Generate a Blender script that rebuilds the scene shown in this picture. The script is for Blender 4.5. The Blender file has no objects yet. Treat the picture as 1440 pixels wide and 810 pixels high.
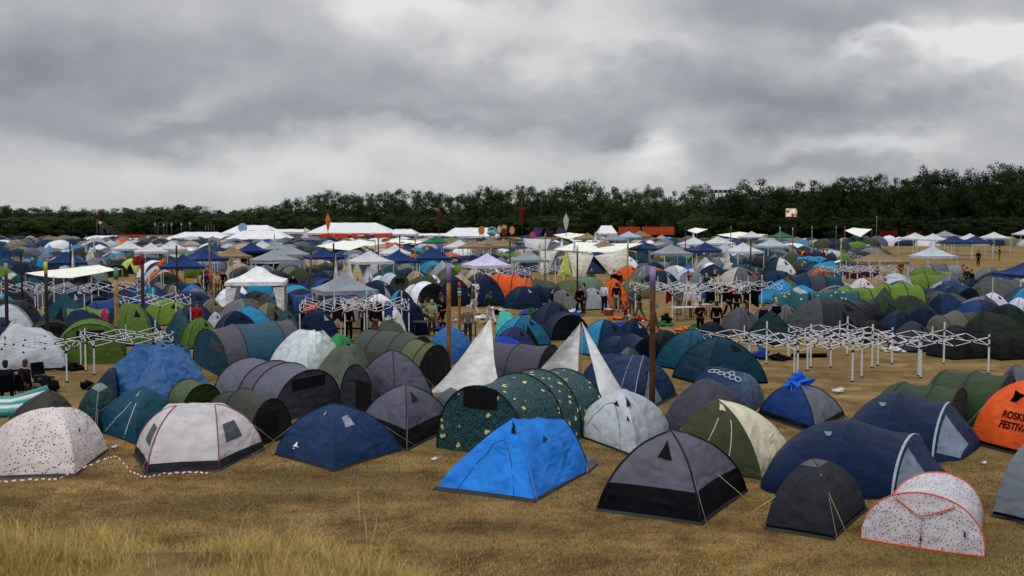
import bpy, math, random
import numpy as np
from mathutils import Vector, noise, Matrix
R = math.radians
rnd = random.Random(7)
scene = bpy.context.scene
col = scene.collection

# ------------------------------------------------------------------ camera maths
EYE = 6.1
F = 1600.0                       # focal length in photo pixels (1440 wide)
TH = math.atan(108.0 / F)        # downward pitch
CT, ST = math.cos(TH), math.sin(TH)

def ray(px, py):
    x = (px - 720) / F; v = -(py - 405) / F
    return Vector((x, CT + v * ST, -ST + v * CT))

def gp(px, py, z=0.0):           # point of the plane at height z seen at a pixel
    d = ray(px, py); t = (z - EYE) / d.z
    return Vector((d.x * t, d.y * t, z))

def zat(p, py):                  # height above the ground point p that shows at image row py
    v = -(py - 405) / F
    return max(.2, EYE + p.y * (-ST + v * CT) / (CT + v * ST))

def proj(p):
    c = Vector((p.x, p.y * CT - (p.z - EYE) * ST, p.y * ST + (p.z - EYE) * CT))
    return 720 + F * c.x / c.y, 405 - F * c.z / c.y

# ------------------------------------------------------------------ materials
def lin(c):
    c = c / 255.0
    return c / 12.92 if c <= .04045 else ((c + .055) / 1.055) ** 2.4

def P(r, g, b, k=1.0):           # surface colour from an sRGB triple
    L = .3 * lin(r) + .5 * lin(g) + .2 * lin(b); q = 1.14 * k * max(L, .001) ** .23
    m = max(lin(r), lin(g), lin(b)); d = .07       # slightly muted dyes
    return tuple(min(.82, (lin(c) * (1 - d) + L * d) * q) for c in (r, g, b)) + (1,)

class NT:
    def __init__(s, name, world=False):
        if world:
            s.m = bpy.data.worlds.new(name)
        else:
            s.m = bpy.data.materials.new(name)
        s.m.use_nodes = True
        s.t = s.m.node_tree; s.n = s.t.nodes; s.n.clear()
    def add(s, typ, **kw):
        n = s.n.new(typ)
        for k, v in kw.items(): setattr(n, k, v)
        return n
    def link(s, a, b): s.t.links.new(a, b)
    def put(s, sock, v):
        if hasattr(v, 'is_output') or isinstance(v, bpy.types.NodeSocket): s.link(v, sock)
        else: sock.default_value = v
    def math(s, op, a, b=0.0, c=0.0, clamp=False):
        n = s.add('ShaderNodeMath', operation=op, use_clamp=clamp)
        s.put(n.inputs[0], a); s.put(n.inputs[1], b); s.put(n.inputs[2], c)
        return n.outputs[0]
    def mix(s, f, a, b, typ='MIX'):
        n = s.add('ShaderNodeMix', data_type='RGBA', blend_type=typ)
        s.put(n.inputs[0], f); s.put(n.inputs[6], a); s.put(n.inputs[7], b)
        return n.outputs[2]
    def noise(s, vec, scale, detail=3, rough=.5, dist=0.0):
        n = s.add('ShaderNodeTexNoise')
        s.put(n.inputs['Vector'], vec); n.inputs['Scale'].default_value = scale
        n.inputs['Detail'].default_value = detail; n.inputs['Roughness'].default_value = rough
        n.inputs['Distortion'].default_value = dist
        return n.outputs[0]
    def ramp(s, f, stops, interp='LINEAR'):
        n = s.add('ShaderNodeValToRGB'); n.color_ramp.interpolation = interp
        e = n.color_ramp.elements
        while len(e) < len(stops): e.new(.5)
        for i, (p, c) in enumerate(stops):
            e[i].position = p; e[i].color = c if hasattr(c, '__len__') else (c, c, c, 1)
        s.put(n.inputs[0], f)
        return n.outputs[0]
    def mapping(s, vec, scale=(1, 1, 1), loc=(0, 0, 0)):
        n = s.add('ShaderNodeMapping'); s.put(n.inputs[0], vec)
        n.inputs['Scale'].default_value = scale; n.inputs['Location'].default_value = loc
        return n.outputs[0]
    def geo(s): return s.add('ShaderNodeNewGeometry').outputs['Position']
    def obj(s): return s.add('ShaderNodeTexCoord').outputs['Object']
    def bsdf(s, base, rough=.6, bump=None, bstr=.3, bdist=.02, spec=.4, trans=0.0, metal=0.0, emit=None, es=0):
        b = s.add('ShaderNodeBsdfPrincipled')
        s.put(b.inputs['Base Color'], base); s.put(b.inputs['Roughness'], rough)
        b.inputs['Specular IOR Level'].default_value = spec
        b.inputs['Metallic'].default_value = metal
        if emit is not None:
            s.put(b.inputs['Emission Color'], emit); b.inputs['Emission Strength'].default_value = es
        if bump is not None:
            bn = s.add('ShaderNodeBump'); bn.inputs['Strength'].default_value = bstr
            bn.inputs['Distance'].default_value = bdist
            s.put(bn.inputs['Height'], bump); s.link(bn.outputs[0], b.inputs['Normal'])
        out = s.add('ShaderNodeOutputMaterial')
        if trans > 0:
            t = s.add('ShaderNodeBsdfTranslucent'); s.put(t.inputs[0], base)
            mx = s.add('ShaderNodeMixShader'); mx.inputs[0].default_value = trans
            s.link(b.outputs[0], mx.inputs[1]); s.link(t.outputs[0], mx.inputs[2])
            s.link(mx.outputs[0], out.inputs[0])
        else:
            s.link(b.outputs[0], out.inputs[0])
        return s.m

_mats = {}
def creases(t, pos, k=1.0):
    a = t.noise(t.mapping(pos, (1.0, 1.0, .55)), 1.9 * k, 1, .35, .5)
    b = t.noise(t.mapping(pos, (1.6, .7, 2.4), (3, 7, 1)), 1.3 * k, 1, .3, .9)
    return t.math('ADD', t.math('MULTIPLY', a, .55), t.math('MULTIPLY', b, .75))
def fabric(c, gloss=.5, rough_bump=1.0, trans=.03):
    key = ('fab', tuple(round(x, 3) for x in c), gloss, rough_bump, trans)
    if key in _mats: return _mats[key]
    t = NT('fabric')
    pos = t.geo()
    big = t.noise(pos, 1.6, 4, .6)
    spots = t.noise(pos, 3.2, 3, .5)
    dirt = t.math('MULTIPLY', big, spots)
    v = t.ramp(dirt, [(.12, .84), (.38, 1.06)])
    base = t.mix(1.0, c, v, 'MULTIPLY')
    m = t.bsdf(base, gloss, creases(t, pos), .7 * rough_bump, .13, .055, trans)
    _mats[key] = m
    return m

def plain(name, c, rough=.6, metal=0.0, spec=.4, var=.25, scale=9):
    key = (name, c, rough, metal)
    if key in _mats: return _mats[key]
    t = NT(name)
    n = t.noise(t.obj(), scale, 5, .6)
    base = t.mix(1.0, c, t.ramp(n, [(.3, 1 - var), (.7, 1 + var * .4)]), 'MULTIPLY')
    m = t.bsdf(base, rough, n, .15, .01, spec, 0, metal)
    _mats[key] = m
    return m

def floral(name, ground, spot, spot2, scale=16, size=.26):
    t = NT(name); pos = t.geo()
    vo = t.add('ShaderNodeTexVoronoi'); t.link(pos, vo.inputs['Vector']); vo.inputs['Scale'].default_value = scale
    m1 = t.math('LESS_THAN', vo.outputs['Distance'], size)
    sep = t.add('ShaderNodeSeparateColor'); t.link(vo.outputs['Color'], sep.inputs[0])
    pick = t.math('GREATER_THAN', sep.outputs[0], .55)
    c = t.mix(pick, spot, spot2)
    keep = t.math('GREATER_THAN', sep.outputs[1], .25)
    f = t.math('MULTIPLY', m1, keep)
    dirt = t.ramp(t.noise(pos, 2.2, 5, .6), [(.3, .82), (.7, 1.0)])
    base = t.mix(1.0, t.mix(f, ground, c), dirt, 'MULTIPLY')
    w = creases(t, pos)
    return t.bsdf(base, .55, w, .6, .12, .1, .03)

def leafy(name, ground, line, blob, scale=5.0, blobs=.62):
    t = NT(name); pos = t.geo()
    n = t.noise(pos, scale * 1.2, 3, .5, 2.5)
    d = t.math('ABSOLUTE', t.math('SUBTRACT', t.math('FRACT', t.math('MULTIPLY', n, 7.0)), .5))
    ln = t.math('LESS_THAN', d, .12)
    wv = t.add('ShaderNodeVectorMath', operation='MULTIPLY_ADD'); wn = t.add('ShaderNodeTexNoise'); t.link(pos, wn.inputs['Vector']); wn.inputs['Scale'].default_value = 6; t.link(wn.outputs[1], wv.inputs[0]); wv.inputs[1].default_value = (.22, .22, .22); t.link(pos, wv.inputs[2])
    vo = t.add('ShaderNodeTexVoronoi'); t.link(wv.outputs[0], vo.inputs['Vector']); vo.inputs['Scale'].default_value = scale
    sep = t.add('ShaderNodeSeparateColor'); t.link(vo.outputs['Color'], sep.inputs[0])
    bl = t.math('MULTIPLY', t.math('LESS_THAN', vo.outputs['Distance'], .27), t.math('GREATER_THAN', sep.outputs[0], blobs))
    base = t.mix(bl, t.mix(ln, ground, line), blob)
    w = creases(t, pos)
    return t.bsdf(base, .55, w, .6, .12, .1, .03)

def stripes(name, a, b, scale=3.0, axis=1):
    t = NT(name); pos = t.geo()
    s = t.add('ShaderNodeSeparateXYZ'); t.link(pos, s.inputs[0])
    f = t.math('GREATER_THAN', t.math('FRACT', t.math('MULTIPLY', s.outputs[axis], scale)), .7)
    return t.bsdf(t.mix(f, a, b), .45, t.noise(pos, 4, 3), .2, .02, .5)

NAVY = P(26, 50, 90); NAVY2 = P(20, 40, 78); TEAL = P(18, 80, 98); DTEAL = P(16, 62, 84)
GREY = P(118, 120, 132); PURP = P(100, 101, 120); CHAR = P(52, 56, 66); BLACK = P(22, 23, 28)
WHITE = P(214, 216, 222); LGREY = P(172, 178, 186); CREAM = P(218, 210, 194); KHAKI = P(128, 120, 96)
OLIVE = P(78, 84, 62); DOLIVE = P(52, 60, 46); LIME = P(104, 136, 40); GREEN = P(58, 84, 44); ORANGE = P(244, 100, 16)
CYAN = P(24, 140, 190); BLUE = P(20, 122, 232); RBLUE = P(28, 70, 138); BEIGE = P(178, 156, 128)
RED = P(180, 30, 36); YELLOW = P(212, 212, 70); SAGE = P(104, 126, 110); LILAC = P(196, 192, 216); ROSE = P(214, 180, 170)
GAZB = P(26, 60, 124); TAN = P(146, 124, 90); WOOD = P(168, 108, 52); DWOOD = P(66, 48, 38); MAROON = P(96, 32, 60)
ROPE = plain('rope', P(190, 180, 90), .8); GREYROPE = plain('grey_rope', P(150, 150, 150), .8)
POLEM = plain('painted_steel', P(204, 206, 212), .35, 0, .5, .12)
JOINT = plain('joint_plastic', P(30, 30, 34), .5)
TRIM = plain('black_binding', P(18, 18, 24), .7, 0, .3, .2)

# ------------------------------------------------------------------ objects
def mesh(name, verts, faces, mats=None, smooth=True, mi=None):
    me = bpy.data.meshes.new(name)
    me.from_pydata([tuple(v) for v in verts], [], faces)
    if mats:
        for m in (mats if isinstance(mats, (list, tuple)) else [mats]): me.materials.append(m)
    n = len(me.polygons)
    if mi is not None: me.polygons.foreach_set('material_index', np.array(mi, dtype=np.int32))
    if smooth: me.polygons.foreach_set('use_smooth', np.ones(n, dtype=bool))
    me.update()
    return me

def link(name, data, parent=None):
    o = bpy.data.objects.new(name, data); col.objects.link(o)
    if parent: o.parent = parent
    return o

def tag(o, label=None, cat=None, group=None, kind=None):
    if label: o['label'] = label
    if cat: o['category'] = cat
    if group: o['group'] = group
    if kind: o['kind'] = kind
    return o

def thing(name, label, cat, loc=(0, 0, 0), group=None, rot=0.0):
    o = link(name, None); o.location = loc; o.rotation_euler = (0, 0, rot)
    o.empty_display_size = .3
    return tag(o, label, cat, group)

class G:
    """collects geometry in world coordinates"""
    def __init__(s): s.v = []; s.f = []; s.mi = []; s.cur = 0
    def faces(s, vs, fs):
        b = len(s.v); s.v += [Vector(v) for v in vs]
        s.f += [tuple(i + b for i in f) for f in fs]; s.mi += [s.cur] * len(fs)
        return s
    def grid(s, fn, nu, nv, flip=False):
        vs = [fn(i / nu, j / nv) for j in range(nv + 1) for i in range(nu + 1)]
        fs = []
        for j in range(nv):
            for i in range(nu):
                a = j * (nu + 1) + i
                q = (a, a + 1, a + nu + 2, a + nu + 1)
                fs.append(q[::-1] if flip else q)
        return s.faces(vs, fs)
    def tube(s, pts, r, n=6, caps=True, r2=None):
        pts = [Vector(p) for p in pts]; vs = []; fs = []; m = len(pts)
        up = Vector((0, 0, 1))
        for i, p in enumerate(pts):
            d = (pts[min(i + 1, m - 1)] - pts[max(i - 1, 0)])
            if d.length < 1e-9: d = Vector((0, 0, 1))
            d.normalize()
            a = d.cross(up if abs(d.z) < .95 else Vector((1, 0, 0))).normalized(); b = d.cross(a)
            rr = r if r2 is None else r + (r2 - r) * i / (m - 1)
            for k in range(n):
                t = 2 * math.pi * k / n
                vs.append(p + a * (rr * math.cos(t)) + b * (rr * math.sin(t)))
        for i in range(m - 1):
            for k in range(n):
                fs.append((i * n + k, i * n + (k + 1) % n, (i + 1) * n + (k + 1) % n, (i + 1) * n + k))
        if caps:
            fs.append(tuple(range(n))[::-1]); fs.append(tuple((m - 1) * n + k for k in range(n)))
        return s.faces(vs, fs)
    def box(s, c, sz, rot=0.0):
        cx, cy, cz = c; x, y, z = (q / 2 for q in sz); cr, sr = math.cos(rot), math.sin(rot)
        vs = []
        for dz in (-z, z):
            for dx, dy in ((-x, -y), (x, -y), (x, y), (-x, y)):
                vs.append((cx + dx * cr - dy * sr, cy + dx * sr + dy * cr, cz + dz))
        return s.faces(vs, [(3, 2, 1, 0), (4, 5, 6, 7), (0, 1, 5, 4), (1, 2, 6, 5), (2, 3, 7, 6), (3, 0, 4, 7)])
    def ball(s, c, rx, ry=None, rz=None, n=10, m=7, jit=0):
        ry = ry or rx; rz = rz or rx
        def fn(u, v):
            a = u * 2 * math.pi; b = (v - .5) * math.pi
            k = 1 + (jit * noise.noise(Vector((math.cos(a), math.sin(a), b)) * 1.7 + Vector(c)) if jit else 0)
            return Vector((c[0] + rx * k * math.cos(a) * math.cos(b), c[1] + ry * k * math.sin(a) * math.cos(b), c[2] + rz * k * math.sin(b)))
        return s.grid(fn, n, m)
    def data(s, name, mats, loc=(0, 0, 0), smooth=True):
        L = Vector(loc)
        return mesh(name, [v - L for v in s.v], s.f, mats, smooth, s.mi)
    def part(s, name, mats, root=None, smooth=True):
        loc = root.location if root else (0, 0, 0)
        if root and root.parent: loc = Vector(loc) + root.parent.location
        return link(name, s.data(name, mats, loc, smooth), root)

def sub(name, g, mats, part_, root, smooth=True):       # a sub-part: child of a part whose own origin is the thing's
    return link(name, g.data(name, mats, root.location, smooth), part_)

# ------------------------------------------------------------------ tent surfaces
class Dome:
    def __init__(s, corners, a, b=None, ks=None, round_=1.0, sag=.05, wr=.012, seed=0, bow=.03):
        s.c = [Vector((p[0], p[1], 0)) for p in corners]; s.n = len(s.c)
        s.a = Vector(a); s.b = Vector(b) if b is not None else Vector(a)
        s.ks = ks or [0] * s.n; s.rd = round_; s.sag = sag; s.wr = wr; s.sd = seed * 13.7; s.bow = bow
        s.cen = (s.a + s.b) * .5
    def S(s, w, v):
        k = int(math.floor(w)) % s.n; u = w - math.floor(w); k2 = (k + 1) % s.n
        B = s.c[k].lerp(s.c[k2], u); t = s.ks[k] * (1 - u) + s.ks[k2] * u
        A = s.a.lerp(s.b, t)
        e = 4 * u * (1 - u)
        ph = v * math.pi / 2
        r = (1 - v) * (1 - s.rd) + math.cos(ph) * s.rd
        z = v * (1 - s.rd) + math.sin(ph) * s.rd
        r *= 1 - s.bow * e * (1 - v) - s.sag * e * math.sin(math.pi * min(1, v * 1.1))
        p = Vector((A.x + (B.x - A.x) * r, A.y + (B.y - A.y) * r, A.z * z))
        if s.wr:
            o = (p - Vector((s.cen.x, s.cen.y, 0)));
            if o.length > 1e-6: o.normalize()
            q = Vector((p.x + s.sd, p.y, p.z))
            rg = 1 - abs(noise.noise(Vector((w * 4 + s.sd, v * 1.3, p.z * .8)))) * 3; n = .9 * noise.noise(q * 1.5) + .6 * noise.noise(Vector((w * 7 + s.sd, v * 2.2, 0))) * (1 - v) \
                + .35 * noise.noise(q * 5) + .9 * max(0, rg) ** 2 * (1 - .4 * v) + .5 * max(0, 1 - abs(noise.noise(q * 1.9)) * 5)
            edge = min(1, v * 6) * (.25 + .75 * e)
            p += o * (n * s.wr * edge)
        return p
    def outward(s, w, v, off):
        p = s.S(w, v); h = .01
        du = s.S(w + h, v) - s.S(w - h, v); dv = s.S(w, min(1, v + h)) - s.S(w, max(0, v - h))
        n = du.cross(dv)
        if n.length < 1e-9: n = Vector((0, 0, 1))
        n.normalize()
        if n.dot(p - Vector((s.cen.x, s.cen.y, p.z * .3))) < 0: n = -n
        return p + n * off
    def patch(s, w0, w1, v0=0., v1=1., nw=12, nv=12, off=0., tri=False):
        g = G()
        def fn(i, j):
            if tri: m = (w0 + w1) / 2; w = m + (w0 + (w1 - w0) * i - m) * (1 - j * .96)
            else: w = w0 + (w1 - w0) * i
            v = v0 + (v1 - v0) * j
            return s.outward(w, v, off) if off else s.S(min(w, w1) if i < 1 else w1 - 1e-5, v)
        return g.grid(fn, nw, nv)
    def line(s, w, v0=0., v1=1., n=14, r=.014, off=.006, w2=None):
        g = G()
        return g.tube([s.outward(w + ((w2 - w) * i / n if w2 is not None else 0), v0 + (v1 - v0) * i / n, off) for i in range(n + 1)], r, 5)

class Tunnel:
    """hoops: list of (left ground point, right ground point, height)"""
    def __init__(s, hoops, wr=.012, seed=0, sag=.05, back=.7, box=.8, lean=None):
        s.h = [(Vector((l[0], l[1], 0)), Vector((r[0], r[1], 0)), z) for l, r, z in hoops]
        s.wr = wr; s.sd = seed * 7.3; s.sag = sag; s.back = back; s.box = box; s.lean = lean or [0] * len(hoops)
        m0 = (s.h[0][0] + s.h[0][1]) / 2; m1 = (s.h[-1][0] + s.h[-1][1]) / 2
        s.ax = (m1 - m0).normalized() if (m1 - m0).length > 1e-5 else Vector((1, 0, 0))   # from the back to the front
        s.m0 = m0; s.m1 = m1
    def S(s, q, a):
        """q in [-1, n-1]: -1..0 is the rounded back, 0..n-1 the hoops"""
        n = len(s.h)
        if q < 0:
            f = -q; L, Rr, z = s.h[0]; m = (L + Rr) / 2; ph = f * math.pi / 2
            k = math.cos(ph); kw = 1 - .55 * (1 - math.cos(ph))
            m = m - s.ax * (s.back * math.sin(ph)); h = (Rr - L) / 2 * kw; z = z * k; ln = s.lean[0]
        else:
            i = min(int(q), n - 2) if n > 1 else 0; f = q - i
            A, B = s.h[i], s.h[min(i + 1, n - 1)]
            L = A[0].lerp(B[0], f); Rr = A[1].lerp(B[1], f); z = A[2] * (1 - f) + B[2] * f
            sg = math.sin(math.pi * f); m = (L + Rr) / 2; h = (Rr - L) / 2 * (1 - s.sag * .5 * sg); z *= 1 - s.sag * sg
            ln = s.lean[i] * (1 - f) + s.lean[min(i + 1, n - 1)] * f
        t = math.pi * a; zz = z * max(0, math.sin(t)) ** s.box
        p = m - h * math.cos(t) + s.ax * (ln * zz / max(z, .01)); p = Vector((p.x, p.y, zz))
        if s.wr:
            o = p - Vector((m.x, m.y, 0));
            if o.length > 1e-6: o.normalize()
            n_ = noise.noise(Vector((q * 2.2 + s.sd, a * 9, 0))) * .7 + .6 * noise.noise(Vector((q * 9, a * 2.5 + s.sd, 3))) + .3 * noise.noise(p * 6)
            fr = q - math.floor(q)
            p += o * (n_ * s.wr * min(1, a * 8, (1 - a) * 8) * (.2 + .8 * 4 * fr * (1 - fr)))
        return p
    def outward(s, q, a, off):
        p = s.S(q, a); n = p - (s.m0 + s.m1) / 2; n = Vector((0, 0, 0)) if n.length < 1e-6 else n
        c = s.S(q, .001).lerp(s.S(q, .999), .5); n = (p - c).normalized() if (p - c).length > 1e-5 else Vector((0, 0, 1))
        return p + n * off
    def patch(s, q0, q1, a0=0., a1=1., nq=8, na=18, off=0.):
        g = G()
        if off: fn = lambda i, j: s.outward(q0 + (q1 - q0) * j, a0 + (a1 - a0) * i, off)
        else: fn = lambda i, j: s.S(q0 + (q1 - q0) * j, a0 + (a1 - a0) * i)
        return g.grid(fn, na, nq)
    def front(s, q=None, r0=0., r1=1., a0=0., a1=1., bulge=.06, off=0., nr=8, na=18):
        q = len(s.h) - 1 if q is None else q
        c = s.S(q, 0.).lerp(s.S(q, 1.), .5); g = G()
        def fn(i, j):
            a = a0 + (a1 - a0) * i; r = r0 + (r1 - r0) * j; e = s.S(q, a); p = c.lerp(e, r)
            return p + s.ax * (bulge * (1 - r * r) + off + .014 * noise.noise(p * 5) * (1 - r) * 2)
        return g.grid(fn, na, nr)
    def fl(s, x, z, off=.02, bulge=.06):       # a point of the front panel: x in -1..1, z in 0..1 of the height
        n = len(s.h) - 1; L, Rr, h = s.h[n]; m = (L + Rr) / 2
        p = m + (Rr - L) / 2 * x + s.ax * (bulge * (1 - min(1, math.hypot(x, z)) ** 2) + off + s.lean[n] * z)
        return Vector((p.x, p.y, h * z))
    def hoop(s, q, r=.018, n=22, off=.006):
        return G().tube([s.outward(q, .001 + .998 * i / n, off) for i in range(n + 1)], r, 5)

TENTS = []        # (x, y, radius) of everything that stands on the ground
def mark(p, r): TENTS.append((p[0], p[1], r))
NEARG = 'tents in the front rows of the camp'
MIDG = 'tents pitched across the middle of the field'
# ------------------------------------------------------------------ hand-fitted tents
def panel_names(i): return 'fly_panel'

def near_dome(label, corners, tops, sides, ks=None, skirt=None, poles=None, vents=(), wins=(), sheet=BLACK,
              round_=.68, sag=.06, wr=.030, seed=1, apex_t=None, ropes=(), name='dome_tent', cat='dome tent', group=NEARG, res=22, bow=.03, zips=None, autorope=True):
    """corners: pixel ground points [left, front, right(, ...)]; tops: [(px, py, base point as a mix of the corners)]"""
    cs = [gp(*c) for c in corners]
    if len(cs) == 3: cs.append(cs[0] + cs[2] - cs[1])
    cen = sum(cs, Vector((0, 0, 0))) / len(cs)
    A = []
    for px, py, depth in tops:           # depth: share of the way from the front to the back of the plan
        y0 = min(c.y for c in cs); y1 = max(c.y for c in cs); y = y0 + (y1 - y0) * depth
        d = ray(px, py); t = y / d.y
        A.append(Vector((d.x * t, y, max(.3, EYE + d.z * t))))
    D = Dome(cs, A[0], A[-1], ks or [0] * len(cs), round_, sag, wr, seed, bow)
    root = thing(name, label, cat, (cen.x, cen.y, 0), group)
    mark(cen, max((c - cen).length for c in cs))
    n = len(cs)
    for k in range(n):
        m = sides[k % len(sides)]
        v0 = 0.
        if skirt:
            v0 = skirt[0]
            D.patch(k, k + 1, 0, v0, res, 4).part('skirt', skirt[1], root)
        D.patch(k, k + 1, v0, 1, res, res + 2).part('fly_panel', m, root)
    for pz in (poles or ()):
        w, m, r = pz[:3]; w2 = pz[3] if len(pz) > 3 else None; v0 = pz[4] if len(pz) > 4 else 0; v1 = pz[5] if len(pz) > 5 else 1
        D.line(w, v0, v1, 16, r, .004, w2).part('pole_sleeve', m, root)
    for w, v0, v1, ww, m in vents:
        D.patch(w - ww / 2, w + ww / 2, v0, v1, 4, 4, .03, True).part('vent', m, root)
    for w0, w1, v0, v1, m in wins:
        D.patch(w0, w1, v0, v1, 4, 4, .012).part('window', m, root)
    # groundsheet
    g = G(); vs = []
    for z in (0.0, .05):
        for k in range(n):
            for u in (0, .25, .5, .75):
                B = D.c[k].lerp(D.c[(k + 1) % n], u); B = D.cen.xy.to_3d() + (B - D.cen.xy.to_3d()) * (1.012 + (.028 if z < .02 else .0) * (1 + 1.4 * noise.noise(Vector((k * 3.1 + u * 6, seed, 0)))) - D.bow * 3 * u * (1 - u))
                vs.append((B.x, B.y, z))
    m = n * 4
    g.faces(vs, [(i, (i + 1) % m, m + (i + 1) % m, m + i) for i in range(m)] + [tuple(range(m, 2 * m))])
    g.part('groundsheet', plain('groundsheet', sheet, .6), root, False)
    if zips:
        w_ = zips[0]; wd = zips[1]
        G().tube([D.outward(w_ + wd * math.cos(math.pi * i / 16), .03 + (.62) * math.sin(math.pi * i / 16) ** .7, .008) for i in range(17)], .007, 4).part('door_zip', plain('zip_dark', P(60, 62, 70)), root)
    for k in range(n):
        if autorope and (k + seed) % 2 == 0 and D.c[k].y < cen.y + .6:
            a = D.outward(k + .02, .42, .01); o = (D.c[k] - cen).normalized(); e = D.c[k] + o * .55 + Vector((0, 0, .02))
            G().tube([a, a.lerp(e, .5) - Vector((0, 0, .02)), e], .0045, 4).part('guy_rope', GREYROPE, root)
            G().tube([e + Vector((0, 0, .05)), e - Vector((0, 0, .06))], .008, 4).part('peg', GREYROPE, root)
    for w, v, dx, dy in ropes:
        a = D.outward(w, v, .01); e = gp(dx, dy)
        G().tube([a, e], .007, 4).part('guy_rope', ROPE, root)
    return root, D

def near_tunnel(label, hoops, mats, back=.7, door=None, hoopm=TRIM, window=None, wr=.014, seed=1, box=.8, lean=None, sag=.05,
                name='tunnel_tent', cat='tunnel tent', group=NEARG, hr=.02, backm=None, res=8, hoops_shown=None, bulge=.06):
    """hoops: (left pixel, right pixel, top row) from the back to the front"""
    H = []
    for l, r, ty in hoops:
        L = gp(*l); Rr = gp(*r); m = (L + Rr) / 2
        H.append((L, Rr, zat(m, ty)))
    T = Tunnel(H, wr, seed, sag, back, box, lean)
    cen = (T.m0 + T.m1) / 2
    root = thing(name, label, cat, (cen.x, cen.y, 0), group)
    mark(T.m0, (H[0][0] - H[0][1]).length / 2); mark(T.m1, (H[-1][0] - H[-1][1]).length / 2); mark(cen, (H[0][0] - H[0][1]).length / 2)
    n = len(H)
    for i in range(n - 1):
        T.patch(i, i + 1 - 1e-6, 0, 1, res, 20).part('fly_section', mats[i % len(mats)], root)
    T.patch(-1, 0, 0, 1, 7, 20).part('rear_panel', backm or mats[0], root)
    d = T.front(bulge=bulge).part('door_panel', door or mats[-1], root)
    for i in range(n):
        if hoops_shown is None or i in hoops_shown: T.hoop(i, hr).part('hoop', hoopm, root)
    if window:
        x0, x1, z0, z1, wm = window
        g = G(); g.grid(lambda i, j: T.fl(x0 + (x1 - x0) * i, z0 + (z1 - z0) * j, .03), 6, 3)
        sub('mesh_window', g, wm, d, root)
    return root, T

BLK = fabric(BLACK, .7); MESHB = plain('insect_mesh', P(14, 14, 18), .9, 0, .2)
FLORAL = floral('floral_fabric', P(212, 202, 200), P(176, 60, 52), P(70, 62, 66), 16, .30)
FLORAL2 = floral('floral_fabric_small', P(196, 192, 200), P(150, 70, 70), P(66, 76, 106), 27, .33)
LEAFY = leafy('leaf_print_fabric', P(22, 58, 68), P(78, 128, 130), P(206, 196, 110), 4.2, .60)
LIMEP = leafy('lime_print_fabric', P(82, 112, 34), P(112, 146, 60), P(74, 100, 40), 5.0, .7)
TEALP = leafy('teal_print_fabric', P(24, 88, 98), P(36, 104, 112), P(186, 200, 180), 4.2, .55)

# 1 floral dome at the left edge
fl = FLORAL
near_dome('white dome tent printed with small red flowers, at the left end of the front row',
          [(-22, 640), (0, 672), (106, 669), (151, 634)], [(66, 574, .45), (96, 572, .6)], [fl], ks=[0, 0, .6, 1],
          poles=[(2.0, fl, .012)], vents=[(2.35, .45, .5, .05, BLK), (2.55, .72, .77, .06, BLK)], wr=.03, seed=3, sag=.02)
near_dome('dark olive brown tent half hidden behind the white flowered dome tent', [(2, 612), (60, 640), (112, 600)],
          [(72, 549, .5)], [fabric(P(66, 62, 56))], wr=.03, seed=4, poles=[])
lt = fabric(P(120, 146, 140)); dg = fabric(P(26, 78, 74))
near_dome('small green dome tent with a pale grey crown, beside the teal tent', [(106, 590), (136, 612), (172, 588)],
          [(141, 539, .45)], [dg], seed=5, wins=[(0, 1, .74, .99, lt), (1, 2, .74, .99, lt)], poles=[(.95, GREYROPE, .01)])
tb = fabric(P(20, 82, 108)); tb2 = fabric(P(24, 92, 112))
wst = plain('white_piping', P(190, 200, 205), .6)
near_dome('teal blue dome tent with a pale vent flap and two white zip lines', [(131, 604), (190, 625), (250, 598)],
          [(203, 544, .45)], [tb, tb2], seed=6, poles=[(.25, wst, .012, .62, 0, .6), (.72, wst, .012, .86, 0, .6)],
          vents=[(.78, .72, .9, .2, lt)])
# white tent with red poles
wg = fabric(P(188, 182, 184)); redp = plain('red_pole_sleeve', P(150, 20, 40), .5); chs = fabric(P(58, 58, 66)); gwin = fabric(P(88, 92, 98))
near_dome('pale grey dome tent with red poles, two dark windows and a charcoal skirt', [(190, 640), (207, 668), (308, 662), (371, 633), (330, 606), (225, 606)],
          [(248, 571, .45), (302, 569, .5)], [wg], ks=[0, 0, 1, 1, 1, 0], skirt=(.13, chs), seed=7, wr=.03, sag=.03,
          poles=[(1.0, redp, .018), (2.0, redp, .014), (0.0, redp, .018), (3.0, redp, .018)],
          wins=[(.35, .8, .3, .55, gwin), (2.2, 2.62, .3, .56, gwin)], round_=.85)
# green + olive tunnels behind it
near_tunnel('small moss green tunnel tent squeezed behind the olive tunnel tent', [((236, 570), (285, 556), 534), ((258, 584), (312, 572), 541)],
            [fabric(P(86, 104, 62))], back=.4, door=fabric(P(56, 74, 30)), seed=8)
ol = fabric(P(66, 70, 56))
near_tunnel('dark olive tunnel tent with its open porch beside the pale tent with red poles', [((290, 590), (345, 572), 552), ((312, 606), (368, 590), 546), ((350, 632), (411, 612), 561)],
            [ol, ol], back=.8, door=fabric(P(50, 52, 44)), seed=9, hr=.014, window=(-.6, .3, .2, .7, MESHB), box=.95)
# large grey lilac tunnel
gp1 = fabric(P(104, 104, 122)); gp2 = fabric(P(96, 96, 114))
near_tunnel('large lilac grey tunnel tent with black hoops and a black window in its door',
            [((300, 566), (388, 545), 504), ((332, 576), (425, 553), 508), ((350, 582), (444, 557), 511), ((386, 596), (479, 572), 521)],
            [gp1, gp2, gp1], back=.5, door=fabric(P(84, 80, 94)), seed=10, wr=.03, window=(-.5, .5, .62, .86, MESHB), hr=.024)
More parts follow.
